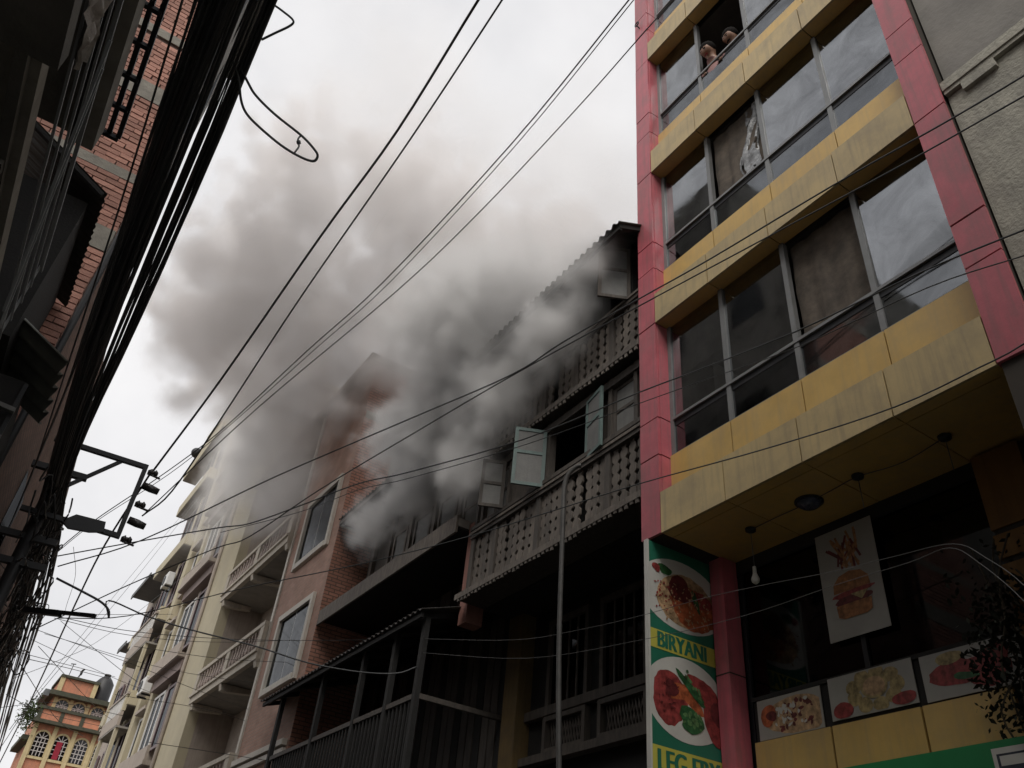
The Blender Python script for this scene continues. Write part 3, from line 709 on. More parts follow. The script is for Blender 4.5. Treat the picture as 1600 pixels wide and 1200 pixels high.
# lamps on the porch soffit
def bulb(loc, drop, label):
    t = thing('hanging_bulb', label, 'lamp', (loc[0], loc[1], 5.72), 'bulbs hanging from the porch soffit')
    rose = MB().tube([(loc[0], loc[1], 5.728), (loc[0], loc[1], 5.70), (loc[0], loc[1], 5.685)], [0.055, 0.052, 0.02], 14); rose.build('ceiling_rose', M['steel'], t, True)
    MB().tube([(loc[0], loc[1], 5.69), (loc[0] + 0.004, loc[1], 5.69 - drop)], 0.004, 5).build('flex', M['cable'], t)
    z = 5.69 - drop
    if not label.startswith('white'): return
    MB().tube([(loc[0], loc[1], z + 0.04), (loc[0], loc[1], z - 0.02)], 0.019, 10).build('socket', M['p_white'], t, True)
    MB().tube([(loc[0], loc[1], z - 0.02), (loc[0], loc[1], z - 0.06), (loc[0], loc[1], z - 0.09), (loc[0], loc[1], z - 0.12), (loc[0], loc[1], z - 0.14)], [0.016, 0.03, 0.042, 0.035, 0.012], 12).build('glass_bulb', M['p_white'], t, True)
bulb((5.99, 5.16), 0.42, 'white bulb hanging from the soffit nearest the green food sign')
bulb((5.93, 3.82), 0.30, 'ceiling rose with bare flex in the middle of the soffit')
bulb((5.94, 2.97), 0.30, 'ceiling rose with bare flex near the orange pier')
dl = thing('dome_lamp', 'dark blue glass dome lamp on the yellow soffit', 'lamp', (5.98, 4.41, 5.73))
MB().tube([(5.98, 4.41, 5.727), (5.98, 4.41, 5.712)], 0.135, 24).build('rim', M['steel'], dl, True)
MB().tube([(5.98, 4.41, 5.711), (5.98, 4.41, 5.69), (5.98, 4.41, 5.665), (5.98, 4.41, 5.65)], [0.12, 0.11, 0.075, 0.02], 24).build('bowl', mat('blue lamp glass', (0.07, 0.085, 0.13), rough=0.25, bump=0), dl, True)
wr = MB().tube(smooth_path([(5.99, 5.16, 5.715), (5.97, 4.8, 5.71), (5.98, 4.5, 5.715), (5.93, 4.1, 5.70), (5.93, 3.82, 5.715), (5.98, 3.4, 5.69), (5.94, 2.97, 5.715)], 5), 0.005, 5)
tag(wr.build('soffit_wire', M['cable']), 'thin lamp wire looped along the yellow soffit', 'wire')

# creeper and wires on the pier at the right edge
cr = thing('creeper', 'dusty creeper with tangled stems climbing beside the orange pier', 'plant', (6.3, 3.1, 3.0))
stems = MB(); lv = MB()
for k in range(9):
    y = rnd(2.75, 3.2); pts = [(rnd(6.2, 6.34), y + rnd(-0.12, 0.12), 3.3 + 0.32 * i) for i in range(int(rnd(4, 7)))]
    stems.tube(smooth_path(pts, 3), 0.008, 5)
stems.build('stems', M['stem'], cr)
for k in range(1700):
    c = Vector((rnd(6.14, 6.36), rnd(2.62, 3.42), rnd(3.45, 4.55) + (0.35 if k % 3 == 0 else 0)))
    if (c.z - 3.9) ** 2 / 0.5 + (c.y - 3.0) ** 2 / 0.14 > 1 and k % 4: continue
    u = Vector((rnd(-1, 1), rnd(-1, 1), rnd(-1, 1))).normalized(); t = u.cross(Vector((0.3, 0.5, 0.8))).normalized(); s = rnd(0.015, 0.04)
    lv.add([c - u * s, c + t * s * 0.5, c + u * s, c - t * s * 0.5], [(0, 1, 2, 3)])
lv.build('leaves', M['leaf_dark'], cr)

# ================================================================== grey cement house at the right
G = thing('cement_house', 'bare grey cement house at the right edge with notched string course', 'building', (5.5, -1, 0))
box('wall', 5.50, 5.75, -7, 1.862, 0, 8.80, M['cement'], G)
box('upper_wall', 5.58, 5.80, -7, 1.862, 8.98, 14.5, M['cement_dark'], G)
box('string_course', 5.44, 5.81, -7, 1.862, 8.86, 8.98, M['cement'], G)
y = 1.862
k = 0
for w_, h_ in ((0.16, 0.05), (0.32, 0.15), (0.28, 0.05), (0.3, 0.15), (0.35, 0.05), (0.3, 0.15), (0.4, 0.05), (0.3, 0.15), (1.0, 0.05)):
    box('dentil', 5.455, 5.76, y - w_ + 0.002, y, 8.859 - h_, 8.859, M['cement'], G); y -= w_
box('shell', 5.81, 9.7, -7, 1.862, 0, 14.4, M['cement_dark'], G)
for z in (4.2, 10.4):
    for y in (-1.2, -4.2):
        box('window', 5.47 if z < 8 else 5.56, 5.60, y - 0.6, y + 0.6, z, z + 1.4, M['glass_dark'], G)
box('lintel', 5.40, 5.6, -2.1, 1.2, 10.35, 10.47, M['cement_dark'], G)

# ================================================================== old timber house on fire
W = thing('timber_house', 'old dark timber house with carved lattice balconies, smoke pouring from its windows', 'building', (5.6, 8.2, 0))
XL = 5.60
WY0, WY1 = 6.16, 10.22
def corrugated(name, p0, u, v, nw, amp, m, parent, thick=0.0, jag=0.0, per=8):
    """corrugated sheet: origin p0, u along the ribs' spacing, v along the ribs"""
    p0, u, v = Vector(p0), Vector(u), Vector(v); nrm = u.cross(v).normalized()
    n = nw * per; vs = []; fs = []
    for i in range(n + 1):
        t = i / n; a = amp * math.sin(2 * math.pi * nw * t)
        e = rnd(-jag, jag)
        for k in (0, 1):
            vs.append(p0 + u * t + v * (k * (1 + e)) + nrm * a)
    for i in range(n): fs.append((2 * i, 2 * i + 1, 2 * i + 3, 2 * i + 2))
    o = mesh(name, vs, fs, m, parent, True)
    s = o.modifiers.new('solid', 'SOLIDIFY'); s.thickness = 0.006
    return o
def slat_mesh():
    """one carved baluster board 0.135 wide, 0.82 high, waisted between pierced holes; local axes y,z"""
    n = 45; H_ = 0.84; L = []; Rr = []
    for i in range(n + 1):
        z = H_ * i / n
        w = 0.066 - 0.034 * max(0, math.sin(2 * math.pi * 5.5 * i / n)) ** 1.5
        L.append((-w, z)); Rr.append((w, z))
    vs = []; fs = []
    for x in (-0.016, 0.016):
        for (a, z), (b, _) in zip(L, Rr): vs += [(x, a, z), (x, b, z)]
    m_ = 2 * (n + 1)
    for i in range(n):
        a = 2 * i
        fs += [(a, a + 2, a + 3, a + 1), (m_ + a, m_ + a + 1, m_ + a + 3, m_ + a + 2), (a, m_ + a, m_ + a + 2, a + 2), (a + 1, a + 3, m_ + a + 3, m_ + a + 1)]
    me = bpy.data.meshes.new('carved_slat'); me.from_pydata(vs, [], fs); me.materials.append(M['wood_grey']); me.update()
    return me
SLAT = slat_mesh()
wo = ORG[W.name]
def lattice(z0, posts):
    box('bottom_rail', XL - 0.05, XL + 0.05, WY0, WY1, z0 - 0.10, z0, M['wood'], W)
    box('top_rail', XL - 0.07, XL + 0.06, WY0, WY1, z0 + 0.84, z0 + 0.97, M['wood'], W)
    box('rail_moulding', XL - 0.09, XL - 0.071, WY0, WY1, z0 + 0.90, z0 + 0.94, M['wood_grey'], W)
    for a, b in zip(posts, posts[1:]):
        box('lattice_post', XL - 0.045, XL + 0.045, a - 0.05, a + 0.05, z0 + 0.002, z0 + 0.838, M['wood'], W)
        n = max(2, int(round((b - a - 0.1) / 0.142)))
        for i in range(n):
            y = a + 0.05 + (b - a - 0.1) * (i + 0.5) / n
            if random.random() < 0.05: continue
            o = link('carved_slat', SLAT, W, Vector((XL + rnd(-0.012, 0.012), y + rnd(-.006, .006), z0 + rnd(-.012, .012))) - wo)
            o.rotation_euler = (rnd(-.02, .02) + (rnd(-.09, .09) if random.random() < .1 else 0), 0, rnd(-.08, .08))
    box('lattice_post', XL - 0.045, XL + 0.045, posts[-1] - 0.05, posts[-1] + 0.05, z0 + 0.002, z0 + 0.838, M['wood'], W)
    box('lattice_backing', XL + 0.12, XL + 0.15, WY0, WY1, z0 - 0.1, z0 + 0.95, M['wood_char_shade'], W)
lattice(6.48, [6.22, 6.95, 7.85, 8.45, 9.55, 10.17])
lattice(8.72, [6.22, 6.9, 7.7, 8.5, 9.35, 10.17])
# drip boards with ragged teeth under each balcony
def drip(z, x0=5.42):
    box('floor_edge', x0, XL + 0.3, WY0, WY1, z + 0.02, z + 0.10, M['wood'], W)
    box('drip_board', x0 - 0.03, x0 - 0.002, WY0, WY1, z + 0.0, z + 0.085, M['wood_grey'], W)
    teeth = MB(); y = WY0 + 0.03
    while y < WY1 - 0.05:
        h = rnd(0.03, 0.06); teeth.box(x0 - 0.025, x0 - 0.005, y, y + 0.05, z - h, z - 0.001); y += 0.095
    o = teeth.build('drip_teeth', M['wood_grey'], W); o['kind'] = 'stuff'
drip(6.30); drip(8.52)
box('balcony_floor', 5.9, 7.0, WY0, WY1, 6.30, 6.42, M['wood_char_shade'], W)
box('balcony_floor', 5.9, 7.0, WY0, WY1, 8.52, 8.64, M['wood_char_shade'], W)
# window storey
posts_y = [6.2, 6.42, 6.93, 7.36, 8.32, 9.30, 10.02, 10.17]
for y in posts_y: box('wall_post', XL - 0.03, XL + 0.09, y - 0.035, y + 0.035, 7.452, 8.50, M['wood'], W)
box('lintel_beam', XL - 0.06, XL + 0.1, WY0, WY1, 8.32, 8.44, M['wood'], W)
box('sill_beam', XL - 0.08, XL + 0.1, WY0, WY1, 7.453, 7.52, M['wood'], W)
for a, b in ((6.93, 7.36), (8.32, 9.30)):
    for i in range(3):
        t0, t1 = a + 0.036 + (b - a - 0.072) * i / 3, a + 0.036 + (b - a - 0.072) * (i + 1) / 3 - 0.006
        box('wall_board', XL + 0.02, XL + 0.05, t0, t1, 7.52, 8.32, M['wood'], W)
def shutter(name, hinge, ang, wid, z0, z1, mf, mp, parent, sp=None, split=0.5):
    """framed shutter leaf with two panels; hinge (x,y), ang: direction of the leaf from the hinge"""
    d = Vector((math.sin(ang), math.cos(ang), 0)); n = Vector((d.y, -d.x, 0))
    h = Vector((hinge[0], hinge[1], 0))
    def bx(mb, u0, u1, a, b, t0, t1):
        vs = []
        for z in (a, b):
            for u, t in ((u0, t0), (u1, t0), (u1, t1), (u0, t1)):
                p = h + d * u + n * t; vs.append((p.x, p.y, z))
        mb.add(vs, BF)
    f = MB(); s = 0.05
    bx(f, 0, s, z0, z1, -0.018, 0.018); bx(f, wid - s, wid, z0, z1, -0.018, 0.018)
    zm = z0 + (z1 - z0) * split
    for a, b in ((z0, z0 + s), (zm - s / 2, zm + s / 2), (z1 - s, z1)): bx(f, s, wid - s, a, b, -0.0175, 0.0175)
    o = f.build(name, mf, parent)
    for a, b in ((z0 + s, zm - s / 2), (zm + s / 2, z1 - s)):
        q = MB(); bx(q, s, wid - s, a, b, -0.006, 0.006); q.build('shutter_panel', mp, o)
    return o
shutter('shutter', (5.55, 8.33), math.radians(-63), 0.46, 7.42, 8.36, M['teal'], M['panel_grey'], W, split=0.57)['label'] = 'teal framed shutter standing wide open'
shutter('shutter', (5.555, 7.40), math.radians(-169), 0.44, 7.42, 8.36, M['teal'], M['panel_grey'], W, split=0.55)['label'] = 'teal framed shutter swung back against the wall'
shutter('shutter', (5.63, 6.455), 0.0, 0.44, 7.53, 8.31, M['wood'], M['panel_grey'], W)
shutter('shutter', (5.63, 9.335), 0.0, 0.33, 7.53, 8.31, M['wood'], M['panel_grey'], W)
shutter('shutter', (5.63, 9.68), 0.0, 0.32, 7.53, 8.31, M['wood'], M['panel_grey'], W)
shutter('shutter', (5.52, 9.34), math.radians(-62), 0.36, 7.50, 8.30, M['wood'], M['panel_grey'], W)
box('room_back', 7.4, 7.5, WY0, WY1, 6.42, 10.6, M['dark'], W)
# upper storey under the eave
for y in (6.2, 6.52, 7.0, 7.75, 8.5, 9.3, 10.17): box('wall_post', XL - 0.02, XL + 0.09, y - 0.04, y + 0.04, 9.692, 10.75, M['wood_char_shade'], W)
box('lintel_beam', XL - 0.05, XL + 0.1, WY0, WY1, 10.40, 10.50, M['wood_char_shade'], W)
for a, b in ((7.04, 7.71), (7.79, 8.46), (8.54, 9.26), (9.34, 10.13)):
    n = 4
    for i in range(n):
        box('wall_board', XL + 0.02, XL + 0.05, a + (b - a) * i / n, a + (b - a) * (i + 1) / n - 0.008, 9.70, 10.40, M['wood_char_shade'], W)
shutter('shutter', (5.56, 6.50), math.radians(-62), 0.46, 9.62, 10.62, M['wood_grey'], M['panel_grey'], W, split=0.55)['label'] = 'half burnt grey shutter standing open under the eave'
# corrugated roof with a projecting eave
rf = corrugated('roof', (4.98, 6.06, 10.46), (0, 4.35, 0), (3.4, 0, 1.75), 30, 0.022, M['tin'], W, jag=0.025)
for i in range(9):
    y = 6.12 + i * 0.5
    MB().bar((5.02, y, 10.42), (8.3, y, 12.1), 0.06, 0.08).build('rafter', M['wood_char_shade'], W)
MB().bar((5.05, 6.1, 10.39), (5.05, 10.35, 10.39), 0.05, 0.06).build('eave_batten', M['wood_char_shade'], W)
corrugated('roof', (11.6, 6.06, 10.5), (0, 4.35, 0), (-3.3, 0, 1.7), 30, 0.022, M['tin'], W)
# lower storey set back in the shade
box('lower_wall', 6.60, 6.75, WY0, WY1, 0, 6.3, M['wood_char_shade'], W)
box('house_shell', 7.55, 11.4, WY0, WY1, 0, 10.9, M['wood_char_shade'], W)
box('cornice', 6.50, 6.598, WY0, WY1, 4.78, 4.90, M['wood'], W)
box('cornice', 6.45, 6.598, WY0, WY1, 4.20, 4.30, M['wood'], W)
for k, (a, b) in enumerate(((6.5, 7.15), (7.35, 8.25), (8.5, 9.4))):
    fr = MB(); fr.box(6.52, 6.598, a, a + 0.07, 4.902, 6.0); fr.box(6.52, 6.598, b - 0.07, b, 4.902, 6.0); fr.box(6.515, 6.598, a, b, 6.0, 6.08)
    fr.build('window_frame', M['wood'], W)
    box('window_dark', 6.57, 6.597, a + 0.07, b - 0.07, 4.902, 6.0, M['glass_dark'], W)
    for i in range(3): box('window_bar', 6.545, 6.565, a + 0.07 + (b - a - 0.14) * (i + 1) / 4 - 0.012, a + 0.07 + (b - a - 0.14) * (i + 1) / 4 + 0.012, 4.902, 6.0, M['wood'], W)
    # pierced panel below
    pf = MB(); pf.box(6.50, 6.598, a, b, 4.302, 4.36); pf.box(6.50, 6.598, a, b, 4.70, 4.76); pf.box(6.50, 6.598, a, a + 0.06, 4.36, 4.70); pf.box(6.50, 6.598, b - 0.06, b, 4.36, 4.70)
    pf.build('panel_frame', M['wood'], W)
    lt = MB(); n = int((b - a) / 0.07)
    for i in range(n):
        y = a + 0.07 + (b - a - 0.2) * i / n
        lt.bar((6.56, y, 4.37), (6.56, y + 0.08, 4.69), 0.012, 0.02); lt.bar((6.57, y + 0.08, 4.37), (6.57, y, 4.69), 0.012, 0.02)
    o = lt.build('pierced_lattice', M['wood'], W); o['kind'] = 'stuff'
box('front_pier', 6.36, 6.598, 9.85, 10.2, 0, 6.29, M['ochre'], W)
box('corner_pier', 5.62, 5.9, 10.225, 10.45, 6.05, 7.7, M['pink_pier'], W)

# bent iron pipe in front of the timber house
pp = MB().tube(smooth_path([(5.02, 6.78, 0.13), (5.02, 6.86, 2.5), (5.0, 7.0, 4.6), (5.0, 7.05, 6.2), (5.0, 7.06, 6.62), (5.02, 7.02, 6.82), (5.08, 6.94, 6.92), (5.12, 6.90, 6.93)], 5), 0.028, 8)
tag(pp.build('bent_pipe', mat('grey iron pipe', (0.10, 0.097, 0.09), (0.06, 0.057, 0.054), rough=0.6, metal=0.2, streak=0.4), None, True), 'thin grey iron pipe with crooked top rising before the carved lattice', 'pipe')

# ================================================================== second old house with deep eaves
H = thing('eaved_house', 'low old house with deep dark eaves and a sooty front beside the brick block', 'building', (5.8, 13, 0))
HY0, HY1 = 10.46, 15.93
corrugated('roof', (5.33, 10.25, 9.84), (0, 5.66, 0), (3.6, 0, 1.7), 38, 0.022, M['tin'], H, jag=0.012)
MB().box(5.36, 5.40, 10.3, 15.9, 9.72, 9.82).build('fascia_board', M['wood'], H)
MB().box(5.40, 6.3, 10.3, 15.9, 9.76, 9.80).build('eave_lining', M['wood_char_shade'], H)
for i in range(10): MB().bar((5.44, 10.6 + i * 0.57, 9.72), (6.3, 10.6 + i * 0.57, 9.74), 0.07, 0.09).build('rafter', M['wood_char_shade'], H)
box('upper_wall', 6.22, 6.4, HY0, HY1, 7.75, 9.75, M['wood'], H)
for y in (11.0, 11.9, 12.9, 13.9, 14.8, 15.6): box('wall_post', 6.14, 6.218, y - 0.06, y + 0.06, 7.96, 9.74, M['wood_grey'], H)
for a, b in ((11.12, 11.8), (12.05, 12.75), (13.05, 13.75), (14.05, 14.65)):
    fr = MB(); fr.box(6.16, 6.218, a, a + 0.07, 8.1, 9.3); fr.box(6.16, 6.218, b - 0.07, b, 8.1, 9.3); fr.box(6.16, 6.218, a + 0.07, b - 0.07, 9.23, 9.3); fr.box(6.16, 6.218, a + 0.07, b - 0.07, 8.1, 8.17); fr.box(6.165, 6.218, a + 0.07, b - 0.07, 8.66, 8.72)
    fr.build('window_frame', M['wood_grey'], H)
    box('window_board', 6.19, 6.217, a + 0.07, b - 0.07, 8.17, 9.23, M['panel_grey'], H)
box('ledge', 5.42, 6.4, HY0, HY1, 7.62, 7.76, M['soffit'], H)
box('ledge_fascia', 5.38, 5.418, HY0, HY1, 7.50, 7.80, M['wood_grey'], H)
for i in range(26):
    box('wall_board', 6.57, 6.598, 10.48 + i * 0.21, 10.66 + i * 0.21 + rnd(-.01, .01), 0.2, 7.57, M['wood'] if i % 3 else M['wood_char_shade'], H)
box('gallery_rail', 5.2, 6.55, 10.5, 10.56, 4.93, 5.0, M['wood'], H)
box('ledge_lining', 5.45, 6.6, HY0, HY1, 7.585, 7.618, M['wood_char_shade'], H)
box('mid_wall', 6.60, 6.8, HY0, HY1, 0, 7.58, M['wood_char_shade'], H)
box('house_shell', 6.81, 11, HY0, HY1, 0, 9.9, M['wood_char_shade'], H)
# lower lean-to roof projecting over the street
corrugated('lower_roof', (4.98, 10.4, 6.12), (0, 6.6, 0), (1.62, 0, 0.55), 44, 0.02, M['tin'], H, jag=0.02)
MB().box(5.02, 5.06, 10.45, 16.95, 6.02, 6.09).build('lower_fascia', M['wood_char_shade'], H)
for i in range(9): MB().bar((5.05, 10.6 + i * 0.78, 6.06), (6.58, 10.6 + i * 0.78, 6.56), 0.06, 0.08).build('rafter', M['wood_char_shade'], H)
for y in (10.55, 11.45, 12.55, 14.2, 16.2):
    box('gallery_post', 5.13, 5.21, y - 0.045, y + 0.045, 0, 6.07, M['wood_char_shade'], H)
box('gallery_rail', 5.14, 5.20, 10.62, 16.1, 4.93, 5.0, M['wood'], H)
box('gallery_rail', 5.14, 5.20, 10.62, 16.1, 3.95, 4.02, M['wood'], H)
for i in range(44):
    y = 10.68 + i * 0.122
    box('gallery_bar', 5.155, 5.185, y, y + 0.032, 4.02, 4.93, M['wood_char_shade'], H)
box('gallery_floor', 5.1, 6.6, HY0, 16.1, 3.82, 3.94, M['wood_char_shade'], H)

# ================================================================== brick apartment block with white framed windows
B = thing('brick_apartments', 'pink brick apartment block with white framed windows and recessed balconies', 'building', (5.4, 20, 0))
BY0, BY1 = 16.0, 19.05
BZ = 14.3
box('facade_wall', 5.40, 5.6, BY0, 16.46, 0, BZ, M['brick_far'], B)
box('facade_wall', 5.40, 5.6, 18.42, BY1, 0, BZ, M['brick_far'], B)
for a, b in ((0, 6.60), (8.32, 9.51), (11.23, BZ)): box('facade_wall', 5.4005, 5.6, 16.461, 18.419, a, b, M['brick_far'], B)
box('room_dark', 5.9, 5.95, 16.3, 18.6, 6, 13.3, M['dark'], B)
box('side_wall', 5.602, 11.0, BY0 + 0.002, BY0 + 0.2, 0, BZ, M['brick_side'], B)
box('corner_bricks', 5.398, 5.60, BY0 - 0.004, BY0 + 0.001, 0, BZ, M['brick_side'], B)
box('frame_column', 6.28, 6.62, BY0 - 0.012, BY0 + 0.0015, 9.0, BZ, M['concrete'], B)
for z in (9.75, 12.65): box('frame_beam', 5.42, 11.0, BY0 - 0.010, BY0 + 0.0012, z, z + 0.22, M['concrete'], B)
box('shell', 6.9, 11.0, BY0 + 0.2, 24.4, 0, BZ - 0.1, M['taupe'], B)
box('roof_slab', 5.2, 11.1, BY0 - 0.1, 24.5, BZ, BZ + 0.2, M['concrete'], B)
for z0, z1 in ((6.55, 8.36), (9.46, 11.27)):
    a, b = 16.42, 18.46
    t = 0.13
    f = MB(); f.box(5.33, 5.398, a, a + t, z0, z1); f.box(5.33, 5.398, b - t, b, z0, z1); f.box(5.33, 5.398, a + t, b - t, z1 - t, z1); f.box(5.31, 5.398, a + t, b - t, z0, z0 + t)
    w = f.build('window', M['white_trim'], B)
    q = MB(); q.box(5.395, 5.425, a + t, a + t + 0.05, z0 + t, z1 - t); q.box(5.395, 5.425, b - t - 0.05, b - t, z0 + t, z1 - t); q.box(5.395, 5.425, (a + b) / 2 - 0.03, (a + b) / 2 + 0.03, z0 + t, z1 - t); q.box(5.395, 5.425, a + t, b - t, z0 + t, z0 + t + 0.05)
    q.build('sash', M['alu'], w)
    box('pane', 5.393, 5.396, a + t + 0.05, (a + b) / 2 - 0.03, z0 + t + 0.05, z1 - t, M['glass_far'], w)
    box('pane', 5.393, 5.396, (a + b) / 2 + 0.03, b - t - 0.05, z0 + t + 0.05, z1 - t, M['glass_far'], w)
box('moulding', 5.30, 5.398, BY0 + 0.1, BY1, 5.25, 5.36, M['white_trim'], B)
box('moulding', 5.33, 5.398, BY0 + 0.1, BY1, 5.10, 5.20, M['white_trim'], B)
box('edge_strip', 5.36, 5.52, BY1 + 0.002, BY1 + 0.14, 0, BZ, M['white_trim'], B)
# balconies
BB0, BB1 = BY1 + 0.142, 24.45
box('balcony_back_wall', 6.55, 6.75, BB0, BB1, 0, BZ, M['taupe'], B)
def baluster_mesh():
    prof = [(0, .03), (.03, .03), (.06, .018), (.15, .042), (.24, .03), (.38, .016), (.45, .028), (.5, .028)]
    mb = MB().tube([(0, 0, z) for z, r in prof], [r for z, r in prof], 8)
    me = bpy.data.meshes.new('baluster'); me.from_pydata(mb.v, [], mb.f); me.materials.append(M['baluster']); me.update()
    return me
BAL = baluster_mesh()
bo = ORG[B.name]
for zb in (4.68, 7.58, 10.5):
    box('balcony_slab', 5.36, 6.55, BB0, BB1, zb, zb + 0.14, M['soffit'], B)
    box('slab_edge', 5.24, 5.358, BB0 - 0.05, BB1, zb - 0.02, zb + 0.24, M['stone_trim'], B)
    box('slab_moulding', 5.19, 5.238, BB0 - 0.05, BB1, zb + 0.15, zb + 0.22, M['stone_trim'], B)
    box('handrail', 5.24, 5.36, BB0 - 0.05, BB1, zb + 0.78, zb + 0.88, M['stone_trim'], B)
    for y in (BB0 + 0.08, 21.75, BB1 - 0.1): box('balustrade_pier', 5.25, 5.35, y - 0.13, y + 0.13, zb + 0.242, zb + 0.778, M['stone_trim'], B)
    for lo, hi in ((BB0 + 0.25, 21.6), (21.9, BB1 - 0.25)):
        n = 9
        for i in range(n):
            o = link('baluster', BAL, B, Vector((5.3, lo + (hi - lo) * (i + 0.5) / n, zb + 0.26)) - bo)
    for y in (BB0 + 0.05, 21.75, 24.2):
        MB().prism([(5.26, zb - 0.021), (6.1, zb - 0.021), (6.1, zb - 0.12), (5.42, zb - 0.20), (5.30, zb - 0.18)], 'y', y - 0.09, y + 0.09).build('bracket', M['stone_trim'], B)
    box('balcony_door', 6.50, 6.548, 20.2, 21.3, zb + 0.14, zb + 2.2, M['plum_frame'], B)
    box('balcony_door_glass', 6.49, 6.499, 20.3, 21.2, zb + 0.5, zb + 2.1, M['glass_far'], B)
# pink paper rosette on the balustrade
ro = thing('rosette', 'bright pink paper rosette on the lowest balcony balustrade', 'flower', (5.1, 24.3, 5.4))
for k in range(10):
    a = 6.283 * k / 10; c = Vector((5.08, 24.25 + 0.16 * math.cos(a), 5.62 + 0.16 * math.sin(a)))
    pb = MB(); ball(pb, c, 0.12, 8, 5, (0.5, 1, 1)); pb.build('petal', mat('pink paper', (0.62, 0.14, 0.22), rough=0.8, bump=0) if k == 0 else bpy.data.materials['pink paper'], ro, True)

# ================================================================== cream apartment block
K = thing('cream_apartments', 'tall cream apartment block with taupe slabs, plum framed windows and balconies', 'building', (5.4, 31, 0))
KZ, KN = 23.0, 18.4
box('main_wall', 5.60, 6.0, 30.0, 38.0, 0, KZ, M['taupe'], K)
box('main_wall', 5.60, 6.0, 24.46, 29.99, 0, KN, M['taupe'], K)
box('shell', 6.0, 12, 30.0, 38.0, 0, KZ - 0.2, M['taupe'], K)
box('shell', 6.0, 12, 24.46, 29.99, 0, KN - 0.2, M['taupe'], K)
box('broad_pier', 5.32, 5.598, 24.46, 26.95, 0, KN, M['cream'], K)
box('roof_slab', 5.2, 12.1, 24.3, 29.98, KN, KN + 0.25, M['cream'], K)
box('roof_slab', 5.2, 12.1, 29.985, 38.2, KZ, KZ + 0.25, M['cream'], K)
LV = [6.35, 9.45, 12.6, 15.7, 18.8]
def win(y0, y1, z0, z1, x, parent, mf, n=2, sill=True):
    f = MB(); t = 0.09
    f.box(x, x + 0.07, y0, y0 + t, z0, z1); f.box(x, x + 0.07, y1 - t, y1, z0, z1); f.box(x, x + 0.07, y0 + t, y1 - t, z1 - t, z1); f.box(x, x + 0.07, y0 + t, y1 - t, z0, z0 + t)
    w = f.build('window', mf, parent)
    for i in range(1, n): box('mullion', x + 0.01, x + 0.06, y0 + (y1 - y0) * i / n - 0.05, y0 + (y1 - y0) * i / n + 0.05, z0 + t, z1 - t, mf, w)
    for i in range(n): box('pane', x + 0.03, x + 0.036, y0 + t + (y1 - y0 - t) * i / n, y0 + (y1 - y0) * (i + 1) / n - 0.05, z0 + t, z1 - t, M['glass_far'], w)
    if sill: box('sill', x - 0.12, x + 0.069, y0 - 0.1, y1 + 0.1, z0 - 0.12, z0 - 0.001, M['taupe'], w)
    return w
for z in LV:
    # bay A: projecting taupe slab with mauve underside, tall windows above it
    if z < 18:
        box('bay_slab', 5.02, 5.598, 26.96, 30.6, z + 0.03, z + 0.16, M['taupe'], K)
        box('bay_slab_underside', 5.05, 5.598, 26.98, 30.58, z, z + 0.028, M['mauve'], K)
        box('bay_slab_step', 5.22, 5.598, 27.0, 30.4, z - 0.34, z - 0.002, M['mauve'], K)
        box('bay_parapet', 5.04, 5.12, 26.97, 30.59, z + 0.162, z + 0.55, M['taupe'], K)
        win(27.05, 28.6, z + 0.68, z + 2.6, 5.40, K, M['plum_frame'], 2, False)
        win(28.9, 30.3, z + 0.68, z + 2.6, 5.40, K, M['white_frame'], 2, False)
        box('bay_jamb', 5.42, 5.598, 28.61, 28.89, z + 0.165, z + 2.75, M['taupe'], K)
    box('cream_strip', 5.36, 5.598, 30.65, 31.0, z - 0.3, z + 2.798, M['cream'], K)
    # recessed white windows with sills
    win(31.15, 32.3, z + 0.55, z + 2.3, 5.50, K, M['white_frame'], 2, True)
    box('window_hood', 5.3, 5.598, 31.05, 32.4, z + 2.4, z + 2.52, M['taupe'], K)
    box('cream_strip', 5.36, 5.598, 32.5, 33.1, z - 0.3, z + 2.798, M['cream'], K)
    # bay B
    win(33.3, 34.6, z + 0.7, z + 2.5, 5.42, K, M['plum_frame'], 2, False)
    win(35.0, 36.7, z + 0.7, z + 2.5, 5.42, K, M['plum_frame'], 2, False)
    box('bay_jamb', 5.42, 5.598, 34.62, 34.98, z + 0.3, z + 2.7, M['cream'], K)
    box('bay_slab', 5.05, 5.598, 33.12, 37.9, z - 0.20, z + 0.28, M['cream'], K)
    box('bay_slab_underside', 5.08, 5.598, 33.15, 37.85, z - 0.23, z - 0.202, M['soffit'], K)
box('cornice', 4.95, 5.598, 33.0, 39.3, KZ - 1.9, KZ - 1.3, M['cream'], K)
box('cornice_soffit', 4.97, 5.598, 33.0, 39.28, KZ - 1.93, KZ - 1.903, M['soffit'], K)
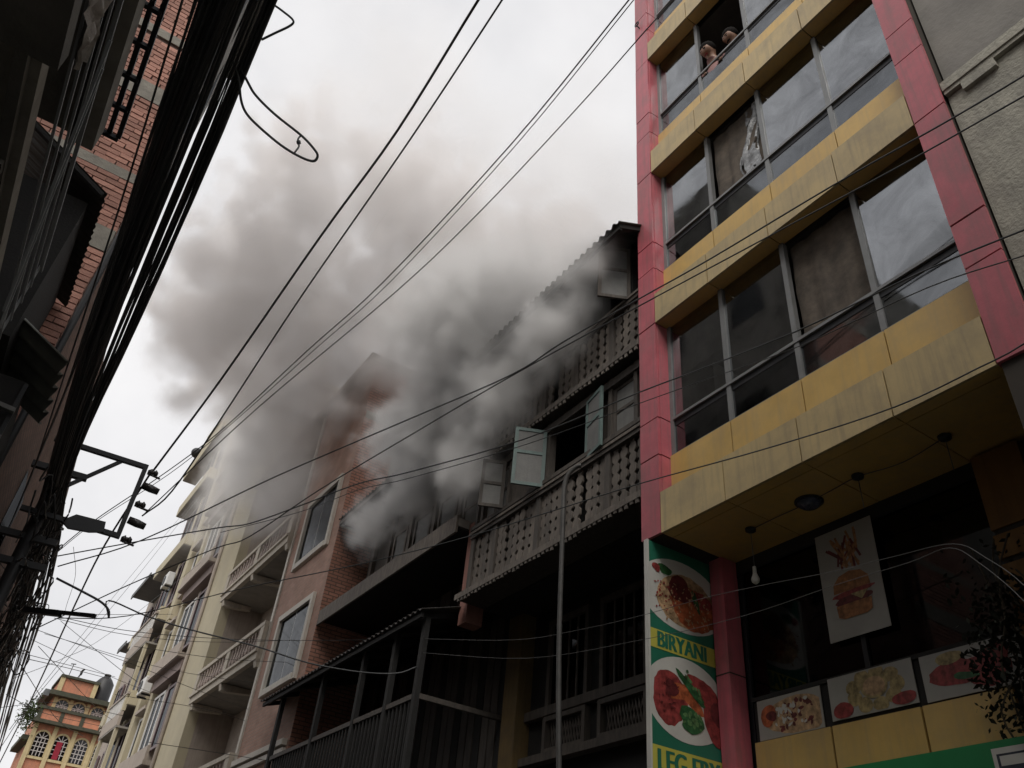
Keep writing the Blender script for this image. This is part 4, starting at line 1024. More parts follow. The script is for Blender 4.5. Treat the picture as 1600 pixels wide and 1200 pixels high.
# low balconies of bay B with iron balustrades
for z, ye in ((8.75, 36.2), (11.75, 37.0)):
    box('balcony_slab', 4.95, 5.045, 33.2, ye, z - 0.22, z + 0.25, M['taupe'], K)
    box('balcony_soffit', 4.96, 5.59, 33.2, ye, z - 0.29, z - 0.222, M['soffit'], K)
    for i in range(22):
        y = 33.3 + (ye - 33.5) * i / 21; box('baluster', 4.98, 5.01, y, y + 0.04, z + 0.252, z + 0.85, M['white_frame'], K)
    box('handrail', 4.95, 5.04, 33.2, ye, z + 0.852, z + 0.93, M['taupe'], K)
    for y in (33.4, ye - 0.3): box('corner_post', 4.97, 5.08, y - 0.12, y + 0.12, z - 2.7, z - 0.292, M['cream'], K)
for i, (y, z, lb) in enumerate(((28.75, 16.25, 'white air conditioner hung between windows high on the cream block'), (34.8, 14.2, 'white air conditioner on the far bay of the cream block'), (31.7, 9.3, 'grey air conditioner under a white window of the cream block'))):
    ac = thing('air_conditioner', lb, 'air conditioner', (5.2, y, z), 'air conditioners on the cream block')
    box('casing', 5.08, 5.36, y - 0.4, y + 0.4, z, z + 0.55, M['white_frame'], ac, 0.02)
    MB().tube([(5.079, y + 0.1, z + 0.28), (5.06, y + 0.1, z + 0.28)], 0.2, 18).build('fan_grille', M['steel'], ac)
    box('wall_bracket', 5.1, 5.41, y - 0.3, y - 0.26, z - 0.06, z - 0.002, M['steel'], ac); box('wall_bracket', 5.1, 5.41, y + 0.26, y + 0.3, z - 0.06, z - 0.002, M['steel'], ac)
MB().tube([(5.27, 26.7, 0.1), (5.27, 26.7, 17.9)], 0.06, 8).build('drain_pipe', M['taupe'], K, True)
dr = MB(); ball(dr, (5.0, 38.4, 22.3), 0.26, 12, 8); dr.bar((5.0, 38.4, 22.0), (5.3, 38.3, 21.7), 0.06); tag(dr.build('rooftop_lamp', M['steel'], None, True), 'round dark lamp on the roof edge of the cream block', 'lamp')
FB = thing('far_apartments', 'narrow grey apartment block with small tiled canopies beyond the cream block', 'building', (6, 42, 0))
box('wall', 6.0, 11, 38.3, 43.5, 0, 18.5, M['taupe'], FB)
for z, y0, y1 in ((12.75, 38.35, 39.8), (15.9, 38.5, 42.0)):
    MB().prism([(5.0, z), (5.998, z), (5.998, z + 1.1)], 'y', y0, y1).build('tiled_canopy', M['slate'], FB)
    box('canopy_fascia', 4.95, 4.998, y0 - 0.02, y1 + 0.02, z - 0.1, z + 0.1, M['slate'], FB)
for z in (7.2, 10.2, 13.8, 16.5):
    win(39.0, 40.4, z, z + 1.7, 5.90, FB, M['plum_frame'], 2, True); win(41.3, 42.7, z, z + 1.7, 5.90, FB, M['plum_frame'], 2, True)
box('rear_wing', 6.7, 11, 43.51, 48, 0, 11.5, M['taupe'], FB)
tf = thing('roof_frame', 'pale steel frame standing on the roof edge of the far block', 'frame', (6.6, 47, 11.5))
fm = MB()
for y in (43.9, 45.4):
    fm.bar((6.75, y, 11.5), (6.3, y, 13.8), 0.09); fm.bar((7.5, y, 11.5), (7.2, y, 13.8), 0.09)
for z, dx in ((12.3, 0.16), (13.1, 0.3), (13.8, 0.45)):
    fm.bar((6.75 - dx, 43.9, z), (6.75 - dx, 45.4, z), 0.08); fm.bar((6.75 - dx, 43.9, z), (7.4, 43.9, z), 0.08)
fm.build('frame_bars', M['rail'], tf)
MB().box(6.72, 7.6, 43.8, 45.5, 11.502, 11.58).build('frame_base', M['steel'], tf)

# ================================================================== orange house closing the street
O = thing('orange_house', 'orange house with yellow pilasters and arched windows closing the street', 'building', (7.5, 70, 0))
OY = 70.0
def oz(z): return (z - 1.6) * 1.75 + 1.6
box('wall', 5.3, 11.5, OY, OY + 7, 0, 16.2, M['orange'], O)
box('side_ledge', 4.75, 5.298, OY + 0.2, OY + 6, 14.1, 14.4, M['moss'], O)
for x in (5.32, 6.66, 7.96, 9.3, 10.7): box('pilaster', x - 0.14, x + 0.14, OY - 0.18, OY - 0.002, 0, 15.2, M['cream2'], O)
box('cornice', 4.95, 11.7, OY - 0.7, OY - 0.183, 15.2, 15.42, M['moss'], O)
box('terrace_parapet', 5.1, 11.6, OY - 0.55, OY - 0.3, 15.42, 16.1, M['orange'], O)
for x in (5.2, 6.66, 8.05, 9.4, 10.8): box('parapet_post', x - 0.13, x + 0.13, OY - 0.6, OY - 0.552, 15.42, 16.1, M['moss'], O)
box('parapet_coping', 4.98, 11.7, OY - 0.68, OY - 0.2, 16.1, 16.3, M['moss'], O)
box('sill_band', 5.3, 11.5, OY - 0.12, OY - 0.003, 12.95, 13.12, M['cream2'], O)
box('upper_wall', 5.75, 11.2, OY + 0.8, OY + 6.5, 16.21, 17.4, M['orange'], O)
box('upper_cornice', 5.35, 11.5, OY + 0.1, OY + 6.8, 17.3, 17.62, M['moss'], O)
box('side_canopy', 5.0, 5.348, OY + 0.3, OY + 4, 17.15, 17.6, M['slate'], O)
box('roof_room', 5.85, 8.35, OY + 0.9, OY + 5, 17.62, 18.75, M['orange'], O)
for x in (5.9, 8.25): box('roof_pilaster', x - 0.16, x + 0.16, OY + 0.78, OY + 0.898, 17.62, 18.75, M['cream2'], O)
box('roof_coping', 5.7, 8.5, OY + 0.7, OY + 5.1, 18.75, 18.92, M['moss'], O)
for x in (5.95, 7.05, 8.25): box('upper_pilaster', x - 0.12, x + 0.12, OY + 0.7, OY + 0.798, 16.3, 17.3, M['cream2'], O)
def arch(cx, z0, w, hr, y, parent, curtain_=False, rise=None):
    r = w / 2; rise = rise or r
    def outline(rr, ri): return [(cx - rr, z0), (cx + rr, z0)] + [(cx + rr * math.cos(math.pi * k / 14), z0 + hr + ri * math.sin(math.pi * k / 14)) for k in range(15)]
    a, b = outline(r + 0.12, rise + 0.12), outline(r, rise)
    n = len(a); vs = [(p[0], y - 0.10, p[1]) for p in a] + [(p[0], y - 0.10, p[1]) for p in b] + [(p[0], y, p[1]) for p in a] + [(p[0], y, p[1]) for p in b]
    fs = []
    for i in range(n):
        j = (i + 1) % n
        fs += [(i, j, n + j, n + i), (2 * n + i, i + 0, j, 2 * n + j)[::1], (n + i, n + j, 3 * n + j, 3 * n + i)]
    wdw = mesh('arched_window', vs, fs, M['cream2'], parent)
    pts = outline(r, rise)
    mesh('pane', [(p[0], y - 0.004, p[1]) for p in pts], [tuple(range(len(pts)))], M['glass_dark'], wdw)
    g_ = MB(); t = 0.05
    for i in range(1, 4):
        x = cx - r + w * i / 4; g_.box(x - t / 2, x + t / 2, y - 0.05, y - 0.01, z0, z0 + hr)
    for z in [z0 + 0.03 + hr * k / 4 for k in range(1, 5)]: g_.box(cx - r, cx + r, y - 0.06, y - 0.045, z - t / 2, z + t / 2)
    for k in (1, 2, 3):
        an = math.pi * k / 4; g_.bar((cx, y - 0.03, z0 + hr), (cx + r * math.cos(an), y - 0.03, z0 + hr + rise * math.sin(an)), t)
    g_.build('grille', M['grille'], wdw)
    return wdw
for i, cx in enumerate((6.0, 7.3, 8.62, 10.0)):
    arch(cx, 13.15, 0.9, 1.15, OY - 0.003, O)
    arch(cx, 9.6, 0.9, 1.15, OY - 0.003, O)
for cx in (6.5, 7.65, 9.0, 10.2): arch(cx, 16.35, 0.9, 0.4, OY + 0.797, O)
rc = MB(); rc.box(7.03, 7.42, OY - 0.10, OY - 0.075, 13.15, 14.3); tag(rc.build('red_cloth', M['cloth_red']), 'dark red cloth hung in the middle arched window of the orange house', 'cloth')
tk = thing('water_tank', 'black plastic water tank on the roof of the orange house', 'tank', (8.9, 71.5, 17.62))
MB().tube([(8.9, 71.8, 17.62), (8.9, 71.8, 17.8), (8.9, 71.8, 19.2), (8.9, 71.8, 19.5), (8.9, 71.8, 19.75)], [0.62, 0.66, 0.66, 0.45, 0.2], 20).build('drum', M['tank'], tk, True)
MB().tube([(8.9, 71.8, 19.75), (8.9, 71.8, 19.87)], 0.24, 16).build('lid', M['tank'], tk, True)
an = MB(); an.bar((6.2, 71.2, 18.92), (6.25, 71.2, 19.9), 0.05); an.bar((6.05, 71.2, 19.85), (6.4, 71.2, 19.9), 0.06); tag(an.build('antenna', M['steel']), 'thin antenna mast at the left of the orange house roof', 'antenna')
bd = MB(); ball(bd, (6.95, 71.0, 19.35), 0.16, 10, 6, (0.6, 0.6, 1.3)); bd.tube([(6.95, 71.0, 19.5), (7.05, 70.95, 19.62), (7.13, 70.9, 19.62)], [0.08, 0.07, 0.01], 7); bd.bar((6.9, 71, 18.92), (6.95, 71, 19.25), 0.03); bd.tube([(6.92, 71, 19.2), (6.82, 71.1, 18.98)], [0.06, 0.02], 6)
tag(bd.build('crow', M['tank'], None, True), 'crow perched on the orange house roof parapet', 'bird')
# potted greenery on its terrace corner
tp = thing('terrace_shrub', 'green shrub overhanging the left terrace corner of the orange house', 'shrub', (4.9, 70, 15.4))
lv = MB(); st = MB()
for k in range(7): st.tube(smooth_path([(5.0, 70, 15.3), (4.8 + rnd(-.2, .2), 69.9, 15.7), (4.5 + rnd(-.4, .5), 69.8 + rnd(-.3, .3), 16.0 + rnd(-.6, .5))], 3), 0.02, 5)
st.build('stems', M['stem'], tp)
for k in range(900):
    c = Vector((random.gauss(4.65, 0.33), 69.9 + random.gauss(0, 0.3), random.gauss(15.6, 0.5)))
    u = Vector((rnd(-1, 1), rnd(-1, 1), rnd(-1, 1))).normalized(); t = u.cross(Vector((0.3, 0.5, 0.8))).normalized(); s = rnd(0.05, 0.12)
    lv.add([c - u * s, c + t * s * 0.5, c + u * s, c - t * s * 0.5], [(0, 1, 2, 3)])
lv.build('leaves', M['leaf'], tp)
# low house behind at far left
LH = thing('distant_house', 'low pale house half hidden left of the orange house', 'building', (1.5, 85, 0))
box('wall', -4, 4.6, 82, 90, 0, 13.0, M['cement'], LH)
MB().prism([(-4.4, 13), (5.0, 13), (4.3, 14.2), (-3.8, 14.2)], 'y', 81.6, 90.4).build('roof', M['slate'], LH)
for x in (0.2, 2.2): box('window', x, x + 1, 81.95, 81.99, 10, 11.6, M['glass_dark'], LH)

# ================================================================== left side: near house with balconies
N = thing('balcony_house', 'dark house overhead at the left with railed balcony and grey slab beam', 'building', (-2.0, 1, 0))
box('front_wall', -2.5, -2.3, -7, 5.4, 0, 11.0, M['render_dark'], N)
box('shell', -8, -2.51, -7, 5.4, 0, 10.9, M['render_dark'], N)
box('end_wall', -2.29, -1.9, 5.2, 5.4, 0, 11.0, M['render_dark'], N)
box('added_shade_wing', -9, -2.52, -16, 0.8, 10.95, 18.0, M['render_dark'], N)  # unseen block added to keep the sun off the lower street
box('balcony_slab', -2.29, -0.735, -7, 5.45, 4.55, 4.66, M['slab'], N)
for i, x in enumerate((-0.80, -0.95, -1.14, -1.36, -1.6)):
    MB().bar((x, -7, 4.52), (x, 5.4, 4.52), 0.05 + 0.02 * (i % 2), 0.055).build('soffit_beam', M['slab'] if i % 2 else M['render_dark'], N)
for i in range(9): MB().bar((-2.2, -6 + i * 1.35, 4.505), (-0.78, -6 + i * 1.35, 4.505), 0.08, 0.085).build('cross_beam', M['render_dark'], N)
box('upper_slab', -2.29, -1.0, -7, 5.3, 8.0, 8.15, M['slab'], N)
for z in (4.86, 5.03, 5.19, 5.34): MB().bar((-0.70, -7, z), (-0.70, 5.52, z), 0.013).build('rail_bar', M['rail'], N)
MB().bar((-0.70, -7, 5.52), (-0.70, 5.55, 5.52), 0.022).build('top_rail', M['rail'], N)
for y in (-3, -1, 5.5): MB().bar((-0.71, y, 4.66), (-0.71, y, 5.52), 0.014).build('rail_post', M['rail'], N)
for a, b in (((-0.69, 3.35, 5.50), (-0.69, 5.0, 4.75)), ((-0.69, 3.55, 5.50), (-0.69, 5.2, 4.75))): MB().bar(a, b, 0.016).build('rail_brace', M['rail'], N)
box('slab_beam', -0.75, -0.645, -7, 4.35, 5.66, 5.86, M['slab'], N)
box('slab_beam_edge', -0.775, -0.742, -7, 4.35, 5.62, 5.90, M['wood_char_shade'], N)
box('beam_slab', -2.29, -0.776, -7, 4.33, 5.70, 5.80, M['render_dark'], N)
gr = MB()
gr.bar((-0.635, -3, 6.02), (-0.635, 4.5, 6.02), 0.03); gr.bar((-0.575, -3, 6.02), (-0.575, 4.5, 6.02), 0.03)
gr.bar((-0.68, -3, 6.02), (-0.68, 4.5, 6.02), 0.02)
for i in range(14): gr.bar((-0.69, 4.5 - i * 0.27, 6.0), (-0.57, 4.5 - i * 0.27, 6.0), 0.03)
gr.build('grille_frame', M['steel'], N)
box('sunshade', -2.29, -0.60, -7, 2.5, 4.22, 4.32, M['render_dark'], N)
for i in range(6):
    y = -5.5 + i * 1.8
    box('window', -2.30, -2.27, y, y + 1.0, 5.0, 6.6, M['glass_dark'], N)
# crumpled sheet thrown over the rail
vs = []; fs = []
for i in range(26):
    for k in range(9):
        t, u = i / 25, k / 8
        y = 1.7 + 1.3 * t; zt = 5.34 - 0.45 * t ** 3; z = zt + (4.80 - zt) * u + 0.02 * mnoise.noise((t * 9, u * 4, 2))
        x = -0.675 + 0.05 * mnoise.noise((t * 14, u * 4, 0)) + 0.03 * mnoise.noise((t * 37, u * 6, 5))
        vs.append((x, y, z))
for i in range(25):
    for k in range(8): a = i * 9 + k; fs.append((a, a + 1, a + 10, a + 9))
tag(mesh('crumpled_sheet', vs, fs, M['cloth'], None, True), 'crumpled pale plastic sheet hung over the balcony rail at top left', 'sheet')

# ================================================================== left side: unplastered brick house
L = thing('brick_house', 'unplastered red brick house behind the cable bundle at the left', 'building', (-0.6, 12, 0))
CX, CY = -0.57, 8.0
box('side_backing', -2.6, CX - 0.02, CY + 0.008, CY + 0.25, 0, 17.5, M['mortar'], L)
BR = []
for v in range(4):
    g = random.Random(v)
    w, h = 0.228, 0.063
    vs = [(x + g.uniform(-.004, .004), y, z + g.uniform(-.003, .003)) for x, y, z in bverts(0, w, 0, 0.1, 0, h)]
    me = bpy.data.meshes.new('brick'); me.from_pydata(vs, [], BF); me.materials.append(M['brick']); me.update(); BR.append(me)
bands = [(7.80, 8.12), (8.88, 9.02), (10.25, 10.55), (11.45, 11.60), (12.6, 12.8), (14.4, 14.7), (17, 17.3)]
for a, b in bands: box('concrete_band', -2.6, CX - 0.002 + rnd(-0.01, 0.01), CY - 0.018, CY + 0.2, a, b, M['concrete'], L)
lo = ORG[L.name]
cnt = 0; far = MB(); z = 4.2; row = 0
near, rest = [], []
while z < 17.4:
    hit = [b for a, b in bands if a - 0.066 < z < b]
    if hit: z = max(hit) + 0.004; continue
    x = CX - 0.228 - (0.115 if row % 2 else 0.0) + 0.0
    if row % 2: near.append((CX - 0.113, z, 0.49))
    while x > -2.6:
        near.append((x, z, 1.0)); x -= 0.240
    z += 0.0765; row += 1
near.sort(key=lambda t: (not (-1.35 < t[0] and 4.9 < t[1] < 12.2), t[1]))
for i, (x, z, s) in enumerate(near):
    if i < 300:
        o = link('brick', BR[i % 4], L, Vector((x + rnd(-.006, .006), CY - 0.012 + rnd(-.006, .006), z)) - lo)
        o.scale.x = s
    else:
        far.add([(x + vx * s + rnd(-.003, .003), CY - 0.012 + vy + (-0.004 if i % 3 else 0.003), z + vz) for vx, vy, vz in bverts(0, 0.228, 0, 0.1, 0, 0.063)], BF)
o = far.build('brickwork', M['brick'], L); o['kind'] = 'stuff'
# street front turning slightly into the street
FX = lambda y: CX + 0.0766 * (y - CY)
mesh('front_wall', [(FX(8.26), 8.26, 0), (FX(21), 21, 0), (FX(21), 21, 9.6), (FX(8.26), 8.26, 9.6), (-7, 8.26, 0), (-7, 21, 0), (-7, 21, 9.6), (-7, 8.26, 9.6)],
     [(0, 1, 2, 3), (1, 5, 6, 2), (3, 2, 6, 7), (0, 3, 7, 4)], M['brick_old'], L)
box('upper_storeys', -7, FX(8.26), 8.262, 13.5, 9.602, 17.5, M['render_dark'], L)
box('upper_storeys', -7, FX(11) , 9.6, 13.0, 17.502, 20.3, M['render_dark'], L)
mesh('corner_return', [(CX - 0.018, 8.01, 0), (FX(8.26), 8.259, 0), (FX(8.26), 8.259, 17.5), (CX - 0.018, 8.01, 17.5)], [(0, 1, 2, 3)], M['mortar'], L)
for z in (5.3, 8.6, 11.8, 15):
    for y in ((10.5, 13.5, 17) if z < 8 else (9.2, 11.4)):
        fx = FX if z < 9 else (lambda q: FX(8.26))
        mesh('window', [(fx(y) + 0.01, y, z), (fx(y + 1) + 0.01, y + 1, z), (fx(y + 1) + 0.01, y + 1, z + 1.0), (fx(y) + 0.01, y, z + 1.0)], [(0, 1, 2, 3)], M['glass_dark'], L)
# drain pipe down the corner
MB().tube([(CX + 0.05, CY - 0.06, 3), (CX + 0.05, CY - 0.06, 14)], 0.035, 8).build('drain_pipe', M['steel'], L)
# corrugated awnings between the two houses
A1 = thing('upper_awning', 'small dark corrugated awning over a boxed window before the brick wall', 'awning', (-1.0, 7, 6.9))
corrugated('sheet', (-0.64, 6.1, 6.92), (0, 1.85, 0), (-1.0, 0, 0.55), 20, 0.010, M['tin'], A1, jag=0.008)
box('window_box', -1.7, -0.74, 6.25, 7.85, 5.35, 6.86, M['wood_char_shade'], A1)
MB().bar((-0.66, 6.1, 6.88), (-1.6, 6.1, 7.4), 0.04).build('edge_batten', M['wood_char_shade'], A1)
A2 = thing('lower_awning', 'grey corrugated tin awning lower down between the left houses', 'awning', (-0.8, 7, 5.4))
corrugated('sheet', (-0.34, 6.45, 5.44), (0, 1.15, 0), (-1.15, 0, 0.62), 5, 0.04, M['tin_green'], A2)
box('bay_box', -1.6, -0.52, 6.7, 7.9, 2.6, 5.28, M['wood_char_shade'], A2)
for z in (4.75, 5.0): MB().bar((-0.9, 6.62, z), (-0.5, 6.62, z - 0.03), 0.05, 0.035).build('shelf_bar', M['panel_grey'], A2)
MB().bar((-0.52, 6.68, 4.2), (-0.52, 6.68, 5.25), 0.03).build('bay_post', M['steel'], A2)

# ================================================================== utility pole, brackets, cables
UP = thing('utility_pole', 'black steel utility pole with bracket frame and insulators inside the cable bundle', 'pole', (-0.05, 10.1, 0))
MB().tube([(-0.05, 10.1, 0), (-0.05, 10.1, 7.1)], [0.09, 0.065], 10).build('shaft', M['steel'], UP, True)
MB().bar((-0.25, 10.05, 6.56), (0.80, 10.0, 6.57), 0.055).build('upper_arm', M['steel'], UP)
MB().bar((-0.25, 10.05, 5.64), (0.82, 10.0, 5.64), 0.055).build('lower_arm', M['steel'], UP)
MB().bar((0.80, 10.0, 6.60), (0.80, 10.0, 5.61), 0.05).build('end_bar', M['steel'], UP)
MB().bar((0.53, 10.02, 6.56), (-0.02, 10.06, 5.93), 0.04).build('brace', M['steel'], UP)
MB().prism([(0.18, 5.60), (0.30, 5.72), (0.62, 5.74), (0.64, 5.62), (0.50, 5.57), (0.28, 5.54)], 'y', 9.96, 10.0).build('gusset_plate', M['steel'], UP)
MB().bar((0.30, 11.2, 4.95), (0.93, 10.4, 4.825), 0.04).build('side_arm', M['steel'], UP)
MB().bar((0.25, 11.3, 4.96), (0.6, 10.8, 4.87), 0.065).build('side_arm_sleeve', M['steel'], UP)
for z in (6.2, 5.35, 5.05): MB().bar((-0.35, 10.1, z), (0.25, 10.05, z + 0.01), 0.07).build('cross_plate', M['steel'], UP)
for i, (z, big) in enumerate(((6.52, 0), (6.33, 1), (6.08, 0), (5.86, 1), (5.62, 0))):
    x = 0.84
    b = MB()
    if big: b.tube([(x, 9.99, z), (x + 0.10, 9.98, z - 0.015), (x + 0.2, 9.97, z - 0.03)], [0.045, 0.05, 0.04], 10)
    else:
        b.tube([(x, 9.99, z), (x + 0.04, 9.985, z), (x + 0.05, 9.985, z), (x + 0.075, 9.98, z), (x + 0.09, 9.98, z), (x + 0.12, 9.975, z)], [0.02, 0.05, 0.03, 0.03, 0.05, 0.02], 10); b.bar((x, 9.98, z - 0.03), (x + 0.16, 9.97, z - 0.05), 0.02)
    b.build('insulator', M['porcelain'], UP, True)

CABLES = {
  'c1': (0.016, [(0.9, 10.1, 6.59), (1.11, 8.74, 7.34), (1.31, 6.71, 8.22), (1.43, 5.26, 8.61), (1.41, 3.71, 8.81), (1.41, 3.16, 8.82)]),
  'c1b': (0.016, [(1.66, 29.74, 5.17), (1.23, 19.81, 5.75), (0.95, 14.37, 6.19), (0.87, 12.27, 6.39), (0.89, 10.1, 6.59)]),
  'c2': (0.012, [(0.99, 10.23, 6.06), (1.17, 9.87, 6.32), (1.3, 9.01, 6.99), (1.46, 7.5, 7.97), (1.64, 5.46, 8.85), (1.67, 3.78, 9.21), (1.66, 3.29, 9.26)]),
  'c3': (0.010, [(0.27, 16.07, 7.14), (0.7, 14.72, 7.61), (1.36, 13.04, 8.12), (1.79, 11.77, 8.52), (2.25, 9.87, 9.11), (2.61, 8.23, 9.49), (2.88, 5.51, 9.87), (2.83, 3.31, 9.8), (2.79, 2.73, 9.71)]),
  'c4': (0.007, [(0.3, 16.06, 7.15), (0.74, 14.74, 7.63), (1.41, 13.13, 8.13), (1.84, 11.81, 8.57), (2.34, 9.88, 9.17), (2.71, 8.21, 9.56), (2.96, 5.53, 9.95), (2.9, 3.32, 9.89), (2.86, 2.73, 9.79)]),
  'c5': (0.008, [(0.99, 10.23, 6.06), (1.65, 8.97, 7.28), (2.47, 7.2, 8.46), (2.83, 5.98, 9.05), (3.08, 4.49, 9.55), (3.16, 3.52, 9.75), (3.19, 2.97, 9.81)]),
  'c6': (0.011, [(5.5, 0.17, 7.51), (4.9, 0.92, 7.63), (4.92, 1.12, 7.68), (4.94, 1.74, 7.82), (4.86, 2.81, 7.97), (4.65, 4.17, 7.97), (4.43, 5.01, 7.9), (4.11, 5.97, 7.73), (3.87, 6.64, 7.54), (3.2, 7.82, 7.23), (2.18, 9.27, 6.66), (1.12, 10.62, 5.92), (0.39, 11.32, 5.57)]),
  'c7': (0.010, [(5.5, 0.24, 7.3), (4.9, 0.99, 7.42), (4.92, 1.17, 7.48), (4.94, 2.25, 7.72), (4.8, 3.55, 7.87), (4.46, 5.06, 7.84), (3.91, 6.7, 7.58), (3.34, 8.06, 7.17), (2.76, 9.23, 6.69), (2.29, 10.15, 6.21), (1.99, 10.52, 6.07), (1.26, 11.47, 5.64), (0.46, 12.51, 5.09)]),
  'c8': (0.010, [(5.5, 0.6, 6.11), (4.9, 1.35, 6.23), (4.91, 1.52, 6.28), (4.92, 2.28, 6.47), (4.84, 3.4, 6.58), (4.64, 4.36, 6.64), (4.43, 5.04, 6.64), (3.94, 6.34, 6.52), (3.23, 7.59, 6.39), (2.86, 8.13, 6.33), (2.45, 8.79, 6.16), (2.07, 9.36, 6.01), (1.79, 9.67, 5.97), (1.1, 10.44, 5.84), (0.34, 11.28, 5.68)]),
  'c9': (0.007, [(5.5, 0.66, 5.91), (4.9, 1.41, 6.03), (4.94, 1.59, 6.1), (5.02, 2.32, 6.39), (5.09, 3.6, 6.66), (4.99, 4.71, 6.87), (4.86, 5.53, 6.98), (4.48, 7.19, 7.1), (3.85, 9.02, 7.2), (3.49, 9.88, 7.25), (3.09, 10.99, 7.21), (2.39, 12.59, 7.23)]),
  'c10': (0.008, [(5.5, 0.79, 5.22), (4.9, 1.54, 5.34), (4.96, 2.0, 5.43), (5.01, 2.8, 5.5), (4.89, 3.93, 5.63), (4.56, 5.2, 5.71), (4.22, 6.18, 5.68), (3.78, 7.19, 5.6), (3.14, 8.36, 5.49), (2.29, 9.69, 5.36), (1.35, 11.11, 5.15), (0.66, 11.96, 5.16)]),
  'c11': (0.003, [(5.16, 2.18, 3.54), (5.16, 2.35, 3.96), (5.16, 2.53, 4.21), (5.16, 2.72, 4.38), (5.16, 3.15, 4.44), (5.16, 3.69, 4.5), (5.16, 4.32, 4.6), (5.16, 5.05, 4.7), (5.16, 5.91, 4.78), (5.16, 6.94, 4.91), (5.16, 8.19, 5.13), (5.16, 10.63, 5.78)]),
  'c12': (0.003, [(5.16, 2.21, 3.44), (5.16, 2.38, 3.87), (5.16, 2.58, 4.19), (5.16, 2.75, 4.36), (5.16, 3.06, 4.36), (5.16, 3.71, 4.39), (5.16, 4.62, 4.41), (5.16, 5.91, 4.54), (5.16, 7.89, 4.84), (5.16, 10.63, 5.58)]),
  'c13': (0.018, [(0.43, 11.36, 5.44), (0.78, 11.37, 5.37), (1.02, 11.37, 5.31), (1.14, 11.38, 5.24), (1.18, 11.4, 5.15)]),
  'c14': (0.012, [(1.16, 11.39, 5.18), (1.1, 11.36, 5.35), (1.6, 11.36, 5.29), (2.19, 11.32, 5.26), (3.03, 11.2, 5.24), (3.73, 11.06, 5.17), (4.41, 10.86, 5.17), (4.89, 10.68, 5.23), (5.12, 10.55, 5.35)]),
  'loop': (0.011, [(-0.11, 3.45, 6.01), (-0.0, 3.52, 5.96), (0.07, 3.55, 5.93), (0.21, 3.58, 5.9), (0.4, 3.6, 5.87), (0.5, 3.62, 5.84), (0.54, 3.64, 5.82), (0.53, 3.67, 5.79), (0.45, 3.69, 5.79), (0.32, 3.69, 5.8), (0.16, 3.67, 5.83), (0.06, 3.64, 5.85), (-0.0, 3.6, 5.89), (-0.06, 3.52, 5.95), (-0.13, 3.46, 6.0)]),
  'loop2': (0.009, [(-0.16, 3.11, 6.25), (-0.1, 3.13, 6.24), (-0.01, 3.14, 6.24), (0.07, 3.15, 6.23), (0.07, 3.18, 6.21), (0.01, 3.25, 6.16), (-0.04, 3.31, 6.12)]),
  't0': (0.006, [(0.64, 12.44, 5.32), (1.82, 12.98, 5.57), (3.64, 13.54, 6.1), (6.02, 13.93, 6.87), (7.62, 14.0, 7.5)]),
  't1': (0.006, [(0.72, 13.88, 5.72), (1.91, 14.85, 6.05), (3.48, 15.95, 6.64), (5.54, 17.17, 7.56)]),
  't2': (0.006, [(0.65, 15.39, 5.92), (2.34, 16.86, 6.18), (3.84, 18.02, 6.32), (5.99, 19.52, 6.51)]),
  't3': (0.006, [(0.68, 16.88, 6.16), (2.58, 20.11, 6.69), (3.78, 22.02, 7.05)]),
  't4': (0.006, [(1.07, 18.19, 6.98), (2.14, 16.81, 6.06), (2.52, 16.29, 5.75)]),
  't5': (0.006, [(0.57, 12.6, 4.76), (1.29, 15.03, 5.38), (2.3, 18.29, 6.19)]),
  't6': (0.006, [(0.48, 14.04, 5.18), (2.65, 20.19, 6.73)]),
  't7': (0.006, [(0.75, 15.45, 5.7), (2.54, 20.53, 6.13), (3.19, 22.28, 6.33)]),
  't8': (0.006, [(0.66, 17.04, 5.51), (1.39, 18.78, 6.45), (2.3, 21.0, 7.81), (4.66, 27.19, 12.24), (9.65, 39.21, 21.46)]),
  't9': (0.006, [(0.72, 18.61, 5.34), (1.61, 18.5, 5.61), (2.89, 18.35, 5.61)]),
  't10': (0.006, [(0.48, 12.62, 4.7), (1.61, 17.27, 5.07), (2.5, 20.48, 5.52)]),
  't11': (0.006, [(0.55, 14.17, 4.63), (1.33, 16.77, 5.03), (3.05, 22.34, 6.16)]),
  't12': (0.006, [(0.84, 15.76, 4.2), (1.17, 17.56, 5.47), (2.42, 22.49, 9.24), (3.72, 27.41, 13.38), (6.81, 38.71, 23.52)]),
  't13': (0.006, [(0.94, 17.19, 4.75), (1.46, 19.97, 6.62), (2.78, 25.79, 10.86), (6.29, 39.69, 21.85)]),
  't14': (0.006, [(0.9, 18.28, 6.7), (3.42, 19.05, 6.84), (5.77, 19.41, 7.15)]),
  't15': (0.006, [(-0.23, 12.32, 5.75), (0.48, 14.33, 5.94), (1.25, 16.17, 6.59), (3.6, 21.54, 8.81)]),
  't16': (0.006, [(2.59, 13.99, 4.38), (3.77, 14.89, 4.62), (5.18, 15.86, 4.88)]),
  't17': (0.006, [(2.12, 15.23, 6.01), (3.92, 16.46, 6.56), (5.44, 17.35, 7.1)]),
  't18': (0.006, [(2.32, 16.88, 5.6), (4.44, 18.45, 6.1), (6.07, 19.56, 6.26)]),
  't19': (0.006, [(0.73, 17.77, 8.29), (1.06, 19.34, 8.29), (1.24, 21.28, 8.27), (1.32, 21.97, 8.26)]),
}

